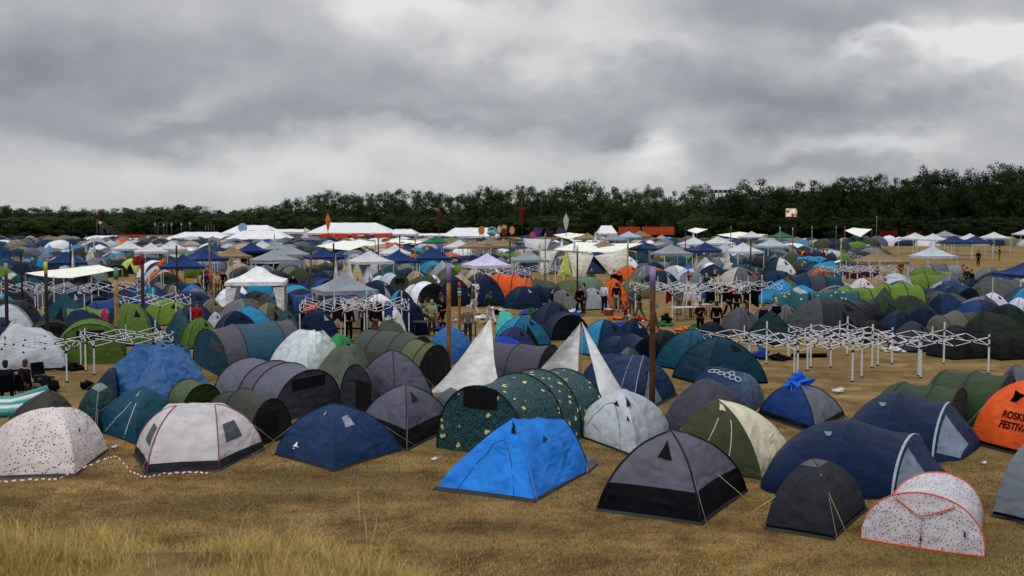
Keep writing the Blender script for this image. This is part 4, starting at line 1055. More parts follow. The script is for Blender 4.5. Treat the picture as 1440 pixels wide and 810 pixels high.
quad([(444, 346, 140), (492, 352, 136), (528, 340, 140), (484, 338, 150)], 140, 'cream awning under the orange fronted marquee, left', legs=(0, 2))
quad([(484, 342, 146), (520, 346, 144), (545, 341, 150), (505, 337, 155)], 150, 'cream awning under the orange fronted marquee, right', legs=(2,))
quad([(543, 340, 165), (580, 344, 160), (600, 339, 165), (560, 336, 170)], 165, 'cream awning right of the red painted post', legs=(0, 2))
quad([(778, 330, 190), (800, 336, 186), (826, 329, 190), (800, 327, 195)], 190, 'cream star shaped awning under the white feather pennant', legs=(0, 2))
quad([(966, 324, 200), (980, 328, 196), (996, 322, 200), (978, 320, 205)], 200, 'cream star shaped awning before the gap in the trees', legs=(1,))
quad([(1008, 330, 180), (1040, 335, 176), (1080, 330, 180), (1040, 326, 190)], 180, 'long cream awning left of the pale aqua gazebo', legs=(0, 2))
quad([(1188, 324, 190), (1210, 333, 180), (1226, 322, 186), (1200, 320, 196)], 190, 'white awning with a striped side below the right trees', legs=(0, 2))
quad([(130, 413), (116, 401), (141, 402), (140, 412)], 79, 'orange sheet laid over the big navy dome tent', m=fOr, sag=.0)
quad([(219, 372), (229, 363), (233, 365), (225, 378)], 92, 'orange triangular sheet right of the red flag', m=fOr)
quad([(662, 352, 135), (700, 350, 135), (698, 346, 140), (665, 346, 140)], 135, 'coral red awning behind the pale lilac white gazebo', m=f(P(214, 90, 84)), legs=(0, 1))
quad([(326, 369, 112), (396, 370, 110), (396, 364, 114), (330, 367, 116)], 112, 'white and red banded awning over the dark bar behind the curtained gazebo', m=stripes('banded', P(200, 196, 190), P(200, 50, 24), 2.2, 1), legs=(0, 1))
quad([(259, 372), (278, 372), (278, 391), (259, 391)], 92, 'lime green cloth screen, left of its twin', m=fL, legs=(0, 1), sag=.02)
quad([(279, 373), (292, 373), (292, 387), (279, 387)], 92, 'lime green cloth screen, right of its twin', m=fL, legs=(1,), sag=.02)
quad([(1188, 374), (1214, 373), (1214, 392), (1190, 392)], 96, 'maroon patterned cloth hung from the left maroon frame', m=leafy('maroon_print', MAROON, P(130, 60, 96), P(190, 140, 170), 5), cat='hanging cloth', name='hanging_cloth', sag=.03)
quad([(1215, 374), (1238, 374), (1236, 390), (1216, 390)], 96, 'maroon patterned cloth hung from the right maroon frame', m=leafy('maroon_print2', MAROON, P(120, 60, 90), P(180, 140, 170), 6), cat='hanging cloth', name='hanging_cloth', sag=.03)
G_ = None
# ivory pointed sails far off
for i, (px, top, wpx, lab) in enumerate(((472, 357, 7, 'narrow ivory sail behind the wide navy dome tent'), (491, 357, 14, 'ivory sail point above the sand coloured peaked tents'),
        (121, 331, 3, 'tiny white sail point at the far left, left one'), (132, 331, 4, 'tiny white sail point at the far left, right one'), (837, 325, 9, 'ivory sail point left of the orange hoarding'), (845, 327, 5, 'thin ivory sail point beside a wider one'),
        (975, 325, 10, 'ivory sail point above the second blue gazebo'), (1022, 336, 9, 'ivory sail point left of a white gazebo'), (790, 334, 10, 'ivory sail point under the feather pennant'),
        (808, 335, 9, 'ivory sail point right of the feather pennant'), (102, 350, 4, 'thin ivory sail left of the cream peaked tent'), (1023, 345, 12, 'broad ivory sail point in front of the white gazebo'), (386, 327, 7, 'small ivory point on the left marquee row'), (429, 319, 10, 'white sail point left of the orange fronted marquee'))):
    Y = gp(px, top, 3.4).y if top > 322 else 200
    A = depth(px, top, Y); 
    tri((px, top), (px - wpx * .6, top + 60 * 100 / Y * .5), (px + wpx * .6, top + 60 * 100 / Y * .5), Y, lab)
# ------------------------------------------------------------------ posts, flags, pennants
def post(px, top, H, label, band=None, r=.075, mat=WOOD, fl=None, bandlen=.5, lampy=False):
    p = gp(px, top, H)
    root = thing('wooden_post', label, 'post', (p.x, p.y, 0), 'painted posts standing over the camp')
    lean = Vector((rnd.uniform(-.04, .04), rnd.uniform(-.03, .03), 0)); b = Vector((p.x, p.y, 0))
    tp = Vector((p.x, p.y, H)); b = b + lean
    G().tube([b, b.lerp(tp, .3), b.lerp(tp, .62), b.lerp(tp, 1 - bandlen / H)], r * 1.1, 10, True, r).part('shaft', plain('post_wood', mat, .75, 0, .25, .55, 5), root)
    G().tube([b.lerp(tp, 1 - bandlen / H), tp], r * 1.03, 10).part('painted_top', plain('post_paint', band or mat, .55, 0, .4, .2), root)
    if fl:
        g = double(G().grid(lambda u, v: tp + Vector((-.42 * u, .06 * math.sin(5 * u), -.03 - .5 * v - .15 * u * (1 - v))), 8, 6)); g.part('flag', fl, root)
    return root
post(631, 370, 4.1, 'tall golden wooden pole with a lilac top in the left centre', LILAC and P(150, 130, 190), .085, WOOD, None, .75)
post(918, 375, 4.5, 'tall brown wooden pole with a lilac top right of centre', P(150, 130, 190), .085, P(110, 66, 34), None, .55)
post(64, 368, 4.0, 'dark post with a yellow top, the right of two at the left', P(196, 190, 40), .07, DWOOD)
post(8, 370, 4.0, 'dark post with a yellow top, the left of two at the left', P(150, 160, 50), .07, DWOOD)
post(163, 376, 3.8, 'pale wooden post with a green bundle on top under the cream awning', P(60, 160, 110), .09, P(170, 136, 84))
post(200, 357, 4.1, 'red brown post with a red flag on the left', P(130, 20, 26), .08, P(100, 50, 34), f(P(200, 26, 44)))
rb = post(646, 397, 2.7, 'rainbow topped post near the people round the table', P(210, 50, 30), .06, WOOD, None, .25)
for i, c in enumerate((P(60, 170, 120), P(210, 200, 90), P(50, 120, 180))):
    p = rb.location; G().tube([Vector((p.x, p.y, 2.02 + .14 * i)), Vector((p.x, p.y, 2.14 + .14 * i))], .085, 10).part('painted_ring', plain('ring_paint', c), rb)
for px, top, H, c, w, lab in ((883, 339, 4.1, P(110, 200, 170), P(170, 150, 50), 'yellow post with a teal tip at the cream sail walls'), (812, 345, 3.9, P(200, 205, 40), P(60, 60, 56), 'dark post with a yellow tip among the cream sail walls'),
        (717, 337, 3.8, P(60, 56, 50), P(70, 62, 54), 'dark bare post left of the white square sail'), (737, 335, 3.8, P(180, 200, 190), P(96, 80, 60), 'brown post at the left corner of the white square sail'),
        (759, 340, 3.7, P(200, 210, 40), P(170, 180, 40), 'bright yellow post right of the white square sail'), (767, 328, 4.2, P(200, 100, 140), P(150, 160, 50), 'yellow green post with a pink tip in the centre distance'),
        (532, 330, 4.1, P(200, 40, 60), P(130, 40, 44), 'red painted post by the orange fronted marquee'), (469, 342, 4.0, P(40, 40, 44), P(90, 50, 40), 'dark post in front of the cream awnings'),
        (562, 330, 4.0, P(44, 44, 46), P(50, 48, 46), 'thin dark post right of the red painted one'), (584, 330, 4.2, P(170, 150, 110), P(176, 150, 104), 'pale wooden post left of the green gazebo'),
        (437, 346, 4.0, P(90, 80, 50), P(100, 84, 56), 'brown post right of the grey gazebo cluster'), (294, 335, 4.0, P(170, 160, 60), P(150, 130, 70), 'yellowish post with a pale pennant left of the tan gazebo'),
        (248, 345, 4.0, P(50, 46, 44), P(60, 52, 46), 'dark post above the blue gazebo with lime screens'), (1097, 319, 4.3, P(190, 184, 170), P(170, 130, 80), 'wooden post with a pale lamp, left of a pair'),
        (1115, 320, 4.3, P(180, 176, 160), P(150, 110, 80), 'wooden post with a pale lamp, right of a pair'), (1142, 318, 4.3, P(170, 150, 60), P(150, 130, 70), 'yellowish post right of the lamp pair'),
        (1176, 318, 4.3, P(150, 100, 170), P(120, 90, 70), 'brown post with a purple tip on the right'), (1188, 317, 4.3, P(180, 70, 70), P(150, 80, 70), 'reddish post right of the purple tipped one'),
        (1233, 304, 5.3, P(150, 150, 150), P(130, 126, 120), 'tall grey post at the foot of the right trees'), (1183, 336, 3.5, P(210, 210, 60), P(180, 180, 60), 'crooked yellow post before the crowd in red'),
        (1056, 335, 4.0, P(44, 50, 110), P(50, 50, 60), 'dark post with a blue tip by the long cream awning'), (1028, 318, 4.2, P(140, 120, 90), P(110, 90, 70), 'brown post in front of the gap in the trees'),
        (964, 320, 4.2, P(70, 70, 74), P(80, 76, 70), 'grey post left of the star shaped awning'), (29, 350, 4.0, P(40, 40, 44), P(44, 42, 42), 'dark slim post at the far left'), (98, 337, 4.0, P(50, 46, 90), P(60, 54, 60), 'dark post with a navy tip above the far left blue gazebo')):
    post(px, top, H, lab, c, .055, w)
def pennant(px, top, bot, Y, w, c, label):
    A = depth(px, top, Y); root = thing('feather_pennant', label, 'pennant', (A.x, A.y, 0), 'tall pennants above the camp')
    B = depth(px, bot, Y)
    G().tube([Vector((A.x, A.y, 0)), A + Vector((0, 0, .3))], .06, 5).part('mast', plain('mast_grey', P(90, 80, 76)), root)
    h = A.z - B.z; g = G()
    def fn(u, v):
        a = u * 2 * math.pi; k = (v / .62) if v < .62 else (1 - v) / .38; k = max(.04, k) ** .8
        return Vector((A.x + w * k * math.cos(a), A.y + w * .35 * k * math.sin(a), B.z + h * v + .04 * noise.noise(Vector((u * 4, v * 6, px)))))
    g.grid(fn, 12, 14); g.part('banner', f(c), root)
pennant(461, 300, 326, 200, .5, P(226, 110, 30), 'orange kite shaped pennant before the white marquee')
pennant(617, 294, 322, 205, .36, P(130, 20, 42), 'narrow dark red pennant left of the centre')
pennant(734, 285, 318, 205, .42, P(140, 20, 46), 'crimson pennant highest above the tents')
pennant(796, 300, 326, 190, .5, P(176, 186, 172), 'white grey feather pennant right of the purple hoardings')
for i, (px, top, c) in enumerate(((218, 313, 0), (222, 315, 1), (230, 314, 0), (234, 313, 1), (241, 313, 0), (255, 313, 0), (267, 312, 0))):
    pennant(px, top, top + 6, 210, .17, (P(150, 190, 170), P(60, 120, 90))[c], '%s small %s pennant over the left marquees' % (('first', 'second', 'third', 'fourth', 'fifth', 'sixth', 'seventh')[i], ('pale mint', 'green')[c]))
for i, px in enumerate((289, 293, 297, 301)):
    pennant(px, 318, 325, 212, .14, P(150, 40, 60), '%s little red pennant at the left end of the marquees' % ('leftmost', 'second', 'third', 'rightmost')[i])

# ------------------------------------------------------------------ marquees and hoardings far off
WM = fabric(P(224, 224, 228), .6, .4, .15); WW = f(P(200, 202, 206)); OW = f(P(232, 74, 22))
def marquee(x0, x1, top, eave, Y, dep, label, hip=.22, wall=None, base=None, cat='marquee', roof=None):
    a = depth(x0, eave, Y); b = depth(x1, eave, Y); t = depth((x0 + x1) / 2, top, Y + dep / 2).z
    ze = a.z; W = b.x - a.x; cx = (a.x + b.x) / 2
    root = thing('marquee', label, cat, (cx, Y + dep / 2, 0), 'white marquees along the far edge')
    mark((cx, Y + dep / 2), W / 2)
    g = G(); nseg = max(2, int(W / 5)); rx0 = -W / 2 + W * hip; rx1 = W / 2 - W * hip; y0, y1 = Y, Y + dep; ym = Y + dep / 2
    for i in range(nseg):
        u0, u1 = i / nseg, (i + 1) / nseg
        g.grid(lambda u, v, u0=u0, u1=u1: Vector((cx + (-W / 2 + W * (u0 + (u1 - u0) * u)) * (1 - v) + (rx0 + (rx1 - rx0) * (u0 + (u1 - u0) * u)) * v, y0 + (ym - y0) * v, ze + (t - ze) * v - .12 * math.sin(math.pi * u) * (1 - .5 * v))), 5, 4)
        g.grid(lambda u, v, u0=u0, u1=u1: Vector((cx + (-W / 2 + W * (u0 + (u1 - u0) * u)) * (1 - v) + (rx0 + (rx1 - rx0) * (u0 + (u1 - u0) * u)) * v, y1 + (ym - y1) * v, ze + (t - ze) * v)), 5, 4, True)
    for sx, rx in ((-1, rx0), (1, rx1)):
        g.faces([(cx + sx * W / 2, y0, ze), (cx + sx * W / 2, y1, ze), (cx + rx, ym, t)], [(0, 1, 2) if sx < 0 else (2, 1, 0)])
    g.part('roof', roof or WM, root)
    g = G(); g.box((cx, Y + .1, ze - .18), (W, .04, .36)); g.part('valance', roof or WM, root, False)
    w_ = wall or WW
    G().box((cx, y1 - .1, ze / 2), (W, .06, ze)).part('back_wall', w_, root, False)
    for i in range(nseg + 1):
        G().box((cx - W / 2 + W * i / nseg, Y + .15, ze / 2), (.12, .12, ze)).part('pole', POLEM, root, False)
    return root, cx, W, ze
r_, cx, W, ze = marquee(430, 548, 313, 327.5, 205, 14, 'big white marquee with orange front panels and the orange pennant before it', wall=OW)
for i, (x0, x1) in enumerate(((452, 468), (470, 490), (494, 520), (526, 552))):
    a = depth(x0, 327, 204); b = depth(x1, 327, 204); G().box(((a.x + b.x) / 2, 204.2, ze - .62), (b.x - a.x, .05, 1.0)).part('orange_panel', OW, r_, False)
a = depth(507, 331, 204); G().box((a.x, 204.1, a.z), (1.2, .04, .22)).part('panel_lettering', plain('white_paint', P(220, 210, 205)), r_, False)
marquee(544, 585, 322, 329, 208, 8, 'small white marquee at the right end of the orange fronted one')
marquee(310, 382, 316.5, 328, 214, 12, 'white hipped marquee with blue round logo on the far left')
marquee(316, 402, 324, 336, 190, 8, 'low white marquee in front of the hipped one')
marquee(233, 316, 326, 335, 205, 8, 'long low white marquee on the left between flags and red pennants')
marquee(104, 200, 331, 338, 205, 6, 'long low white marquee at the far left')
marquee(380, 430, 322, 326, 214, 6, 'flat white marquee linking the hipped one and the orange fronted one', hip=.02)
marquee(585, 625, 328, 331, 212, 6, 'flat low white marquee behind the green gazebo', hip=.02)
marquee(620, 702, 320, 332, 212, 12, 'white marquee behind the round teal sign')
marquee(842, 868, 317, 328, 236, 8, 'white marquee showing under the trees left of the orange hoarding')
def emblem(px, py, Y, r, c, label, ry=None, txt=None, post_=True, name='round_sign', cat='sign', shape=20):
    p = depth(px, py, Y); root = thing(name, label, cat, (p.x, p.y, 0))
    g = G(); ry = ry or r
    vs = [Vector((p.x + r * math.cos(i * 2 * math.pi / shape + .3), p.y + dy, p.z + ry * math.sin(i * 2 * math.pi / shape + .3))) for dy in (0, .15) for i in range(shape)]
    g.faces(vs, [tuple(range(shape))[::-1], tuple(range(shape, 2 * shape))] + [(i, (i + 1) % shape, shape + (i + 1) % shape, shape + i) for i in range(shape)])
    g.part('sign_board', plain('sign_paint', c, .5), root, False)
    for sx in (-.5, .5): G().box((p.x + sx * r, p.y + .25, (p.z - ry * .5) / 2), (.1, .1, p.z - ry * .5)).part('leg', plain('mast_grey', P(90, 80, 76)), root, False)
    if txt:
        cu = bpy.data.curves.new('lettering', 'FONT'); cu.body = txt; cu.size = r * .95; cu.align_x = 'CENTER'; cu.align_y = 'CENTER'; cu.offset = .03
        o = bpy.data.objects.new('tmp', cu); col.objects.link(o); dg_ = bpy.context.evaluated_depsgraph_get(); me = bpy.data.meshes.new_from_object(o.evaluated_get(dg_)); bpy.data.objects.remove(o)
        for v in me.vertices: v.co = Vector((v.co.x, -.03, v.co.y)) + p - root.location
        me.materials.clear(); me.materials.append(plain('letter_paint', P(190, 225, 240))); me.update(); link('lettering', me, root)
        G().tube([p + Vector((r * .88 * math.cos(a * .314), -.02, r * .88 * math.sin(a * .314))) for a in range(21)], .05, 4).part('rim', plain('letter_paint', P(190, 225, 240)), root)
    return root
emblem(692, 326, 204, .95, P(18, 110, 130), 'round teal sign with pale lettering before the centre marquee', txt='W!L', shape=8)
emblem(677, 324, 204, .6, P(222, 116, 30), 'orange rounded board left of the round teal sign', .8, shape=10)
emblem(702, 323, 204.5, .35, P(214, 190, 200), 'slim pink white board right of the round teal sign', .7)
emblem(709, 320, 205, .5, P(230, 160, 30), 'yellow round board above a dark red one', .45)
emblem(709, 326, 204, .6, P(140, 10, 34), 'dark red board under the yellow round one', .6)
emblem(720, 324, 204, .5, P(222, 150, 90), 'peach pointed board right of the dark red one', .8, shape=6)
emblem(755, 326, 206, 1.1, P(96, 50, 140), 'purple hoarding, left of the pair', 1.0, shape=4)
emblem(788, 325, 206, .9, P(96, 50, 140), 'purple hoarding, right of the pair', .8, shape=4)
emblem(772, 327, 207, 1.0, P(70, 20, 60), 'dark plum hoarding between the purple ones', .8, shape=4)
emblem(749, 331, 200, .55, P(214, 60, 120), 'pink round board left of the purple hoardings')
emblem(341, 320, 203, .8, P(140, 180, 214), 'pale blue round logo board on the hipped marquee')
def hoarding(x0, x1, y0, y1, Y, c, label):
    a = depth(x0, y0, Y); b = depth(x1, y1, Y); root = thing('hoarding', label, 'hoarding', ((a.x + b.x) / 2, Y, 0)); 
    z0 = max(0, b.z)
    g = G(); n = max(2, int((b.x - a.x) / 2.5))
    for i in range(n):
        w = (b.x - a.x) / n; g.box((a.x + w * (i + .5), Y + .03 * (i % 2), (a.z + z0) / 2), (w - .06, .1, a.z - z0))
    g.part('board', f(c), root, False)
    for i in range(n + 1): G().box((a.x + (b.x - a.x) * i / n, Y + .15, a.z / 2), (.1, .1, a.z)).part('post', plain('mast_grey', P(90, 80, 76)), root, False)
hoarding(870, 900, 319, 330, 232, P(196, 70, 30), 'orange hoarding under the trees, left half')
hoarding(903, 948, 319, 330, 233, P(200, 76, 34), 'orange hoarding under the trees, right half')
hoarding(1238, 1262, 324, 332, 222, P(120, 20, 30), 'dark red hoarding below the right trees, left one')
hoarding(1276, 1296, 326, 333, 222, P(110, 20, 28), 'dark red hoarding below the right trees, right one')
hoarding(165, 205, 330, 335, 200, P(190, 80, 50), 'orange brown food stall front on the far left')
hoarding(0, 14, 352, 372, 120, P(24, 90, 160), 'blue banner wall at the left edge, behind the yellow topped post')
# dark bar, lit screen, mast, ramp
p = depth(372, 372, 114); bar = thing('bar_stand', 'dark open bar stand under the white and red banded awning', 'bar stand', (p.x, 115, 0))
for x, s in ((-2.3, .1), (2.3, .1)): G().box((p.x + x, 115, 1.05), (s, 2.4, 2.1)).part('side_wall', fB, bar, False)
G().box((p.x, 116.2, 1.05), (4.6, .1, 2.1)).part('back_wall', fB, bar, False); G().box((p.x, 114, .55), (4.5, .5, 1.1)).part('counter', plain('dark_wood', P(50, 36, 30)), bar, False)
mark((p.x, 115), 2.6)
p = depth(1113, 299, 236)
scr = thing('video_screen', 'small bright screen shining before the dark right trees', 'screen', (p.x, p.y, 0))
t = NT('screen_light'); em = t.ramp(t.noise(t.obj(), 1.4, 2), [(.35, P(90, 40, 20)), (.5, P(250, 190, 140)), (.62, P(255, 240, 235))]); sm = t.bsdf(P(30, 30, 30), .4, emit=em, es=.8)
g = G(); g.box((p.x, p.y, p.z), (2.3, .12, 1.7)); g.part('display', sm, scr, False); G().box((p.x, p.y + .1, p.z), (2.6, .1, 2.0)).part('screen_frame', JOINT, scr, False)
for dx in (-1, 1): G().box((p.x + dx, p.y + .2, p.z / 2), (.15, .15, p.z)).part('leg', JOINT, scr, False)
p = depth(1013, 271, 262); mast = thing('floodlight_mast', 'grey floodlight mast standing in the gap of the trees', 'floodlight mast', (p.x, p.y, 0)); ms = plain('mast_grey', P(90, 92, 96))
for dx in (-.5, .5): G().tube([Vector((p.x + dx, p.y, 0)), Vector((p.x + dx * .8, p.y, p.z))], .12, 5).part('mast_leg', ms, mast)
G().tube([(p.x + .5 * (-1) ** i, p.y, p.z * i / 14) for i in range(15)], .06, 4).part('lattice', ms, mast)
for i in range(5): G().box((p.x - 2 + i, p.y - .2, p.z + .3), (.8, .4, .7)).part('floodlight', JOINT, mast, False)
p = depth(148, 322, 215); rp = thing('truss_ramp', 'grey sloping truss ramp before the far left trees', 'ramp', (p.x, p.y, 0))
for dz in (0, .6, 1.2): G().tube([(p.x - 1.6, p.y, 4.0 + dz * .5), (p.x + 2.6, p.y, .9 + dz)], .07, 4).part('rail', ms, rp)
for k in range(5): G().tube([(p.x - 1.6 + k * 1.05, p.y, 0), (p.x - 1.6 + k * 1.05, p.y, 4.3 - .72 * k)], .06, 4).part('support', ms, rp)
p = depth(141, 313, 225); lp = thing('signal_lamp', 'red lit lamp on a pole above the far left ramp', 'lamp', (p.x, p.y, 0))
G().tube([(p.x, p.y, 0), p], .06, 5).part('pole', ms, lp); t = NT('red_lamp'); G().ball(tuple(p), .28).part('lamp_head', t.bsdf(P(255, 120, 90), .4, emit=P(255, 110, 80), es=1.6), lp)

# ------------------------------------------------------------------ people
def skin(verts, edges, name, extra=None):
    me = bpy.data.meshes.new('s'); me.from_pydata([v[:3] for v in verts], edges, []); o = bpy.data.objects.new('s', me); col.objects.link(o)
    m = o.modifiers.new('skin', 'SKIN'); m.use_smooth_shade = True
    for i, v in enumerate(verts):
        sv = me.skin_vertices[0].data[i]; sv.radius = (v[3], v[4] if len(v) > 4 else v[3]); sv.use_root = (i == 0)
    sb = o.modifiers.new('sub', 'SUBSURF'); sb.levels = 1
    dg_ = bpy.context.evaluated_depsgraph_get(); out = bpy.data.meshes.new_from_object(o.evaluated_get(dg_)); bpy.data.objects.remove(o); out.name = name
    if extra:
        vs = [v.co.copy() for v in out.vertices]; fs = [tuple(p.vertices) for p in out.polygons]; b = len(vs)
        vs += extra.v; fs += [tuple(i + b for i in fc) for fc in extra.f]; out = mesh(name, vs, fs)
    out.materials.clear(); out.materials.append(TRIM)
    out.polygons.foreach_set('use_smooth', np.ones(len(out.polygons), dtype=bool))
    return out
def pose(sit=False, arms='down', legs='stand', skirt=False):
    dz = -.43 if sit else 0
    P_ = (0, 0, .95 + dz); S1 = (0, 0, 1.15 + dz); Ch = (0, -.01, 1.36 + dz); N = (0, -.015, 1.50 + dz); H1 = (0, -.03, 1.585 + dz); H2 = (0, -.02, 1.68 + dz)
    if sit: S1 = (0, .03, .72); Ch = (0, .0, .95); N = (0, -.03, 1.09); H1 = (0, -.06, 1.17); H2 = (0, -.055, 1.26)
    J = {}
    for s in (-1, 1):
        k = 'L' if s < 0 else 'R'
        sh = (s * .18, Ch[1], Ch[2] + .06)
        if arms == 'down': el, wr, hd = (s * .25, .02, sh[2] - .29), (s * .25, -.06, sh[2] - .54), (s * .24, -.09, sh[2] - .62)
        elif arms == 'bent' or (arms == 'one' and s > 0): el, wr, hd = (s * .25, .0, sh[2] - .28), (s * .14, -.22, sh[2] - .20), (s * .09, -.28, sh[2] - .14)
        elif arms == 'drink' and s > 0: el, wr, hd = (s * .24, -.16, sh[2] - .16), (s * .08, -.24, sh[2] + .08), (s * .05, -.22, sh[2] + .15)
        else: el, wr, hd = (s * .25, .04, sh[2] - .29), (s * .24, .0, sh[2] - .54), (s * .23, -.02, sh[2] - .62)
        hp = (s * .09, 0, P_[2] - .04)
        if sit: hp = (s * .09, 0, .48); kn, an, to = (s * .14, -.42, .50), (s * .15, -.44, .09), (s * .16, -.58, .04)
        elif legs == 'walk': kn, an, to = (s * .10, -s * .14 - .03, .50), (s * .09, -s * .30 + .03, .10 + (.05 if s < 0 else 0)), (s * .10, -s * .30 - .12, .04)
        else: kn, an, to = (s * .11, -.02, .50), (s * .12, .02, .09), (s * .15, -.13, .04)
        J[k] = (sh, el, wr, hd, hp, kn, an, to)
    return (P_, S1, Ch, N, H1, H2), J
_pm = {}
def person_meshes(sit, arms, legs, skirt):
    k = (sit, arms, legs, skirt)
    if k in _pm: return _pm[k]
    sp, J = pose(sit, arms, legs)
    pz = sp[0] if not sit else (0, 0, .52)
    vs = [pz + (.12, .09), sp[1] + (.11, .085), sp[2] + (.125, .09), sp[3] + (.05, .05), sp[4] + (.07, .08), sp[5] + (.078, .092)]
    ed = [(0, 1), (1, 2), (2, 3), (3, 4), (4, 5)]
    ex = G()
    for s in 'LR':
        sh, el, wr, hd, hp, kn, an, to = J[s]; b = len(vs); sg = -1 if s == 'L' else 1
        vs += [sh + (.055,), el + (.042,), wr + (.028,), hd + (.036, .018), hp + (.085,), kn + (.058,), an + (.038,), to + (.035,)]
        ed += [(2, b), (b, b + 1), (b + 1, b + 2), (b + 2, b + 3), (0, b + 4), (b + 4, b + 5), (b + 5, b + 6), (b + 6, b + 7)]
        hv = Vector(hd); d = (hv - Vector(wr)).normalized(); side = d.cross(Vector((0, 1, .2))).normalized(); cu = Vector((0, -1, 0)) if abs(d.y) < .7 else Vector((0, 0, -1))
        for q in range(4):
            L = (.06, .07, .066, .052)[q]; a = hv + side * (.024 - .016 * q) + d * .01
            ex.tube([a, a + d * L * .6, a + d * L + cu * .018], .008, 5)
        a = hv - d * .03 + side * .03; ex.tube([a, a + side * .02 + d * .03 + cu * .015, a + side * .018 + d * .055 + cu * .03], .009, 5)
    hx = Vector(sp[5])
    ex.ball(tuple(hx + Vector((0, -.095, -.035))), .012, .02, .018, 6, 5)
    for sx in (-1, 1): ex.ball(tuple(hx + Vector((sx * .078, .0, -.03))), .01, .02, .03, 6, 5)
    body = skin(vs, ed, 'person_body', ex)
    # top with sleeves
    tv = [pz[:2] + (pz[2] - .04, .145, .115), sp[1] + (.135, .11), sp[2] + (.15, .115), (sp[3][0], sp[3][1] + .005, sp[3][2] - .03, .085)]; te = [(0, 1), (1, 2), (2, 3)]
    for s in 'LR':
        sh, el, wr = J[s][:3]; b = len(tv); tv += [sh + (.085,), el + (.062,), wr + (.044,)]; te += [(2, b), (b, b + 1), (b + 1, b + 2)]
    top = skin(tv, te, 'jacket')
    bv = [pz[:2] + (pz[2] + .01, .14, .11)]; be = []
    for s in 'LR':
        hp, kn, an = J[s][4:7]; b = len(bv); bv += [hp + (.105,), kn + (.08,), an + (.062,)]; be += [(0, b), (b, b + 1), (b + 1, b + 2)]
    bot = skin(bv, be, 'trousers')
    if skirt and not sit:
        bot = G().grid(lambda u, v: Vector(((.15 + .12 * v) * math.cos(u * 6.283), (.12 + .11 * v) * math.sin(u * 6.283), 1.02 - .5 * v)), 20, 6).data('dress_skirt', TRIM)
    hr = G().ball(tuple(hx + Vector((0, .022, .028))), .092, .098, .095, 12, 8).ball(tuple(hx + Vector((0, .055, -.05))), .08, .05, .11, 10, 7).data('hair', TRIM)
    shoes = []
    for s in 'LR':
        an, to = Vector(J[s][6]), Vector(J[s][7]); m_ = (an + to) / 2; shoes.append(G().ball((m_.x, m_.y + .01, m_.z - .015), .055, .14, .052, 10, 6).data('shoe', TRIM))
    _pm[k] = (body, top, bot, hr, shoes)
    return _pm[k]
SKIN = [plain('skin', P(206, 158, 132), .5), plain('skin_tan', P(176, 124, 96), .5)]
HAIR = [plain('hair_dark', P(36, 28, 26), .7), plain('hair_brown', P(88, 62, 42), .7), plain('hair_blond', P(176, 146, 96), .7)]
def cl(c): return fabric(c, .8, .5, 0)
PG = 'people among the tents'
def person(px, py, rot, top, bot, label, hair=0, sit=False, arms='down', legs='stand', skirt=False, T=1.76, byfoot=False, scale=1.0, pos=None):
    H = 1.33 if sit else T
    p = pos or (gp(px, py) if byfoot else gp(px, py, H))
    root = thing('person', label, 'person', (p.x, p.y, 0), PG, R(rot)); k = T / 1.76; root.scale = (k, k, k)
    b, t_, bo, hr, sh = person_meshes(sit, arms, legs, skirt)
    slot(link('body', b, root), SKIN[hair % 2]); slot(link('jacket', t_, root), cl(top)); slot(link('skirt' if skirt and not sit else 'trousers', bo, root), cl(bot)); slot(link('hair', hr, root), HAIR[hair])
    for s in sh: slot(link('shoe', s, root), plain('shoe_dark', P(40, 36, 36)))
    mark(p, .4)
    return root
K = P(20, 20, 24); JN = P(40, 50, 76)
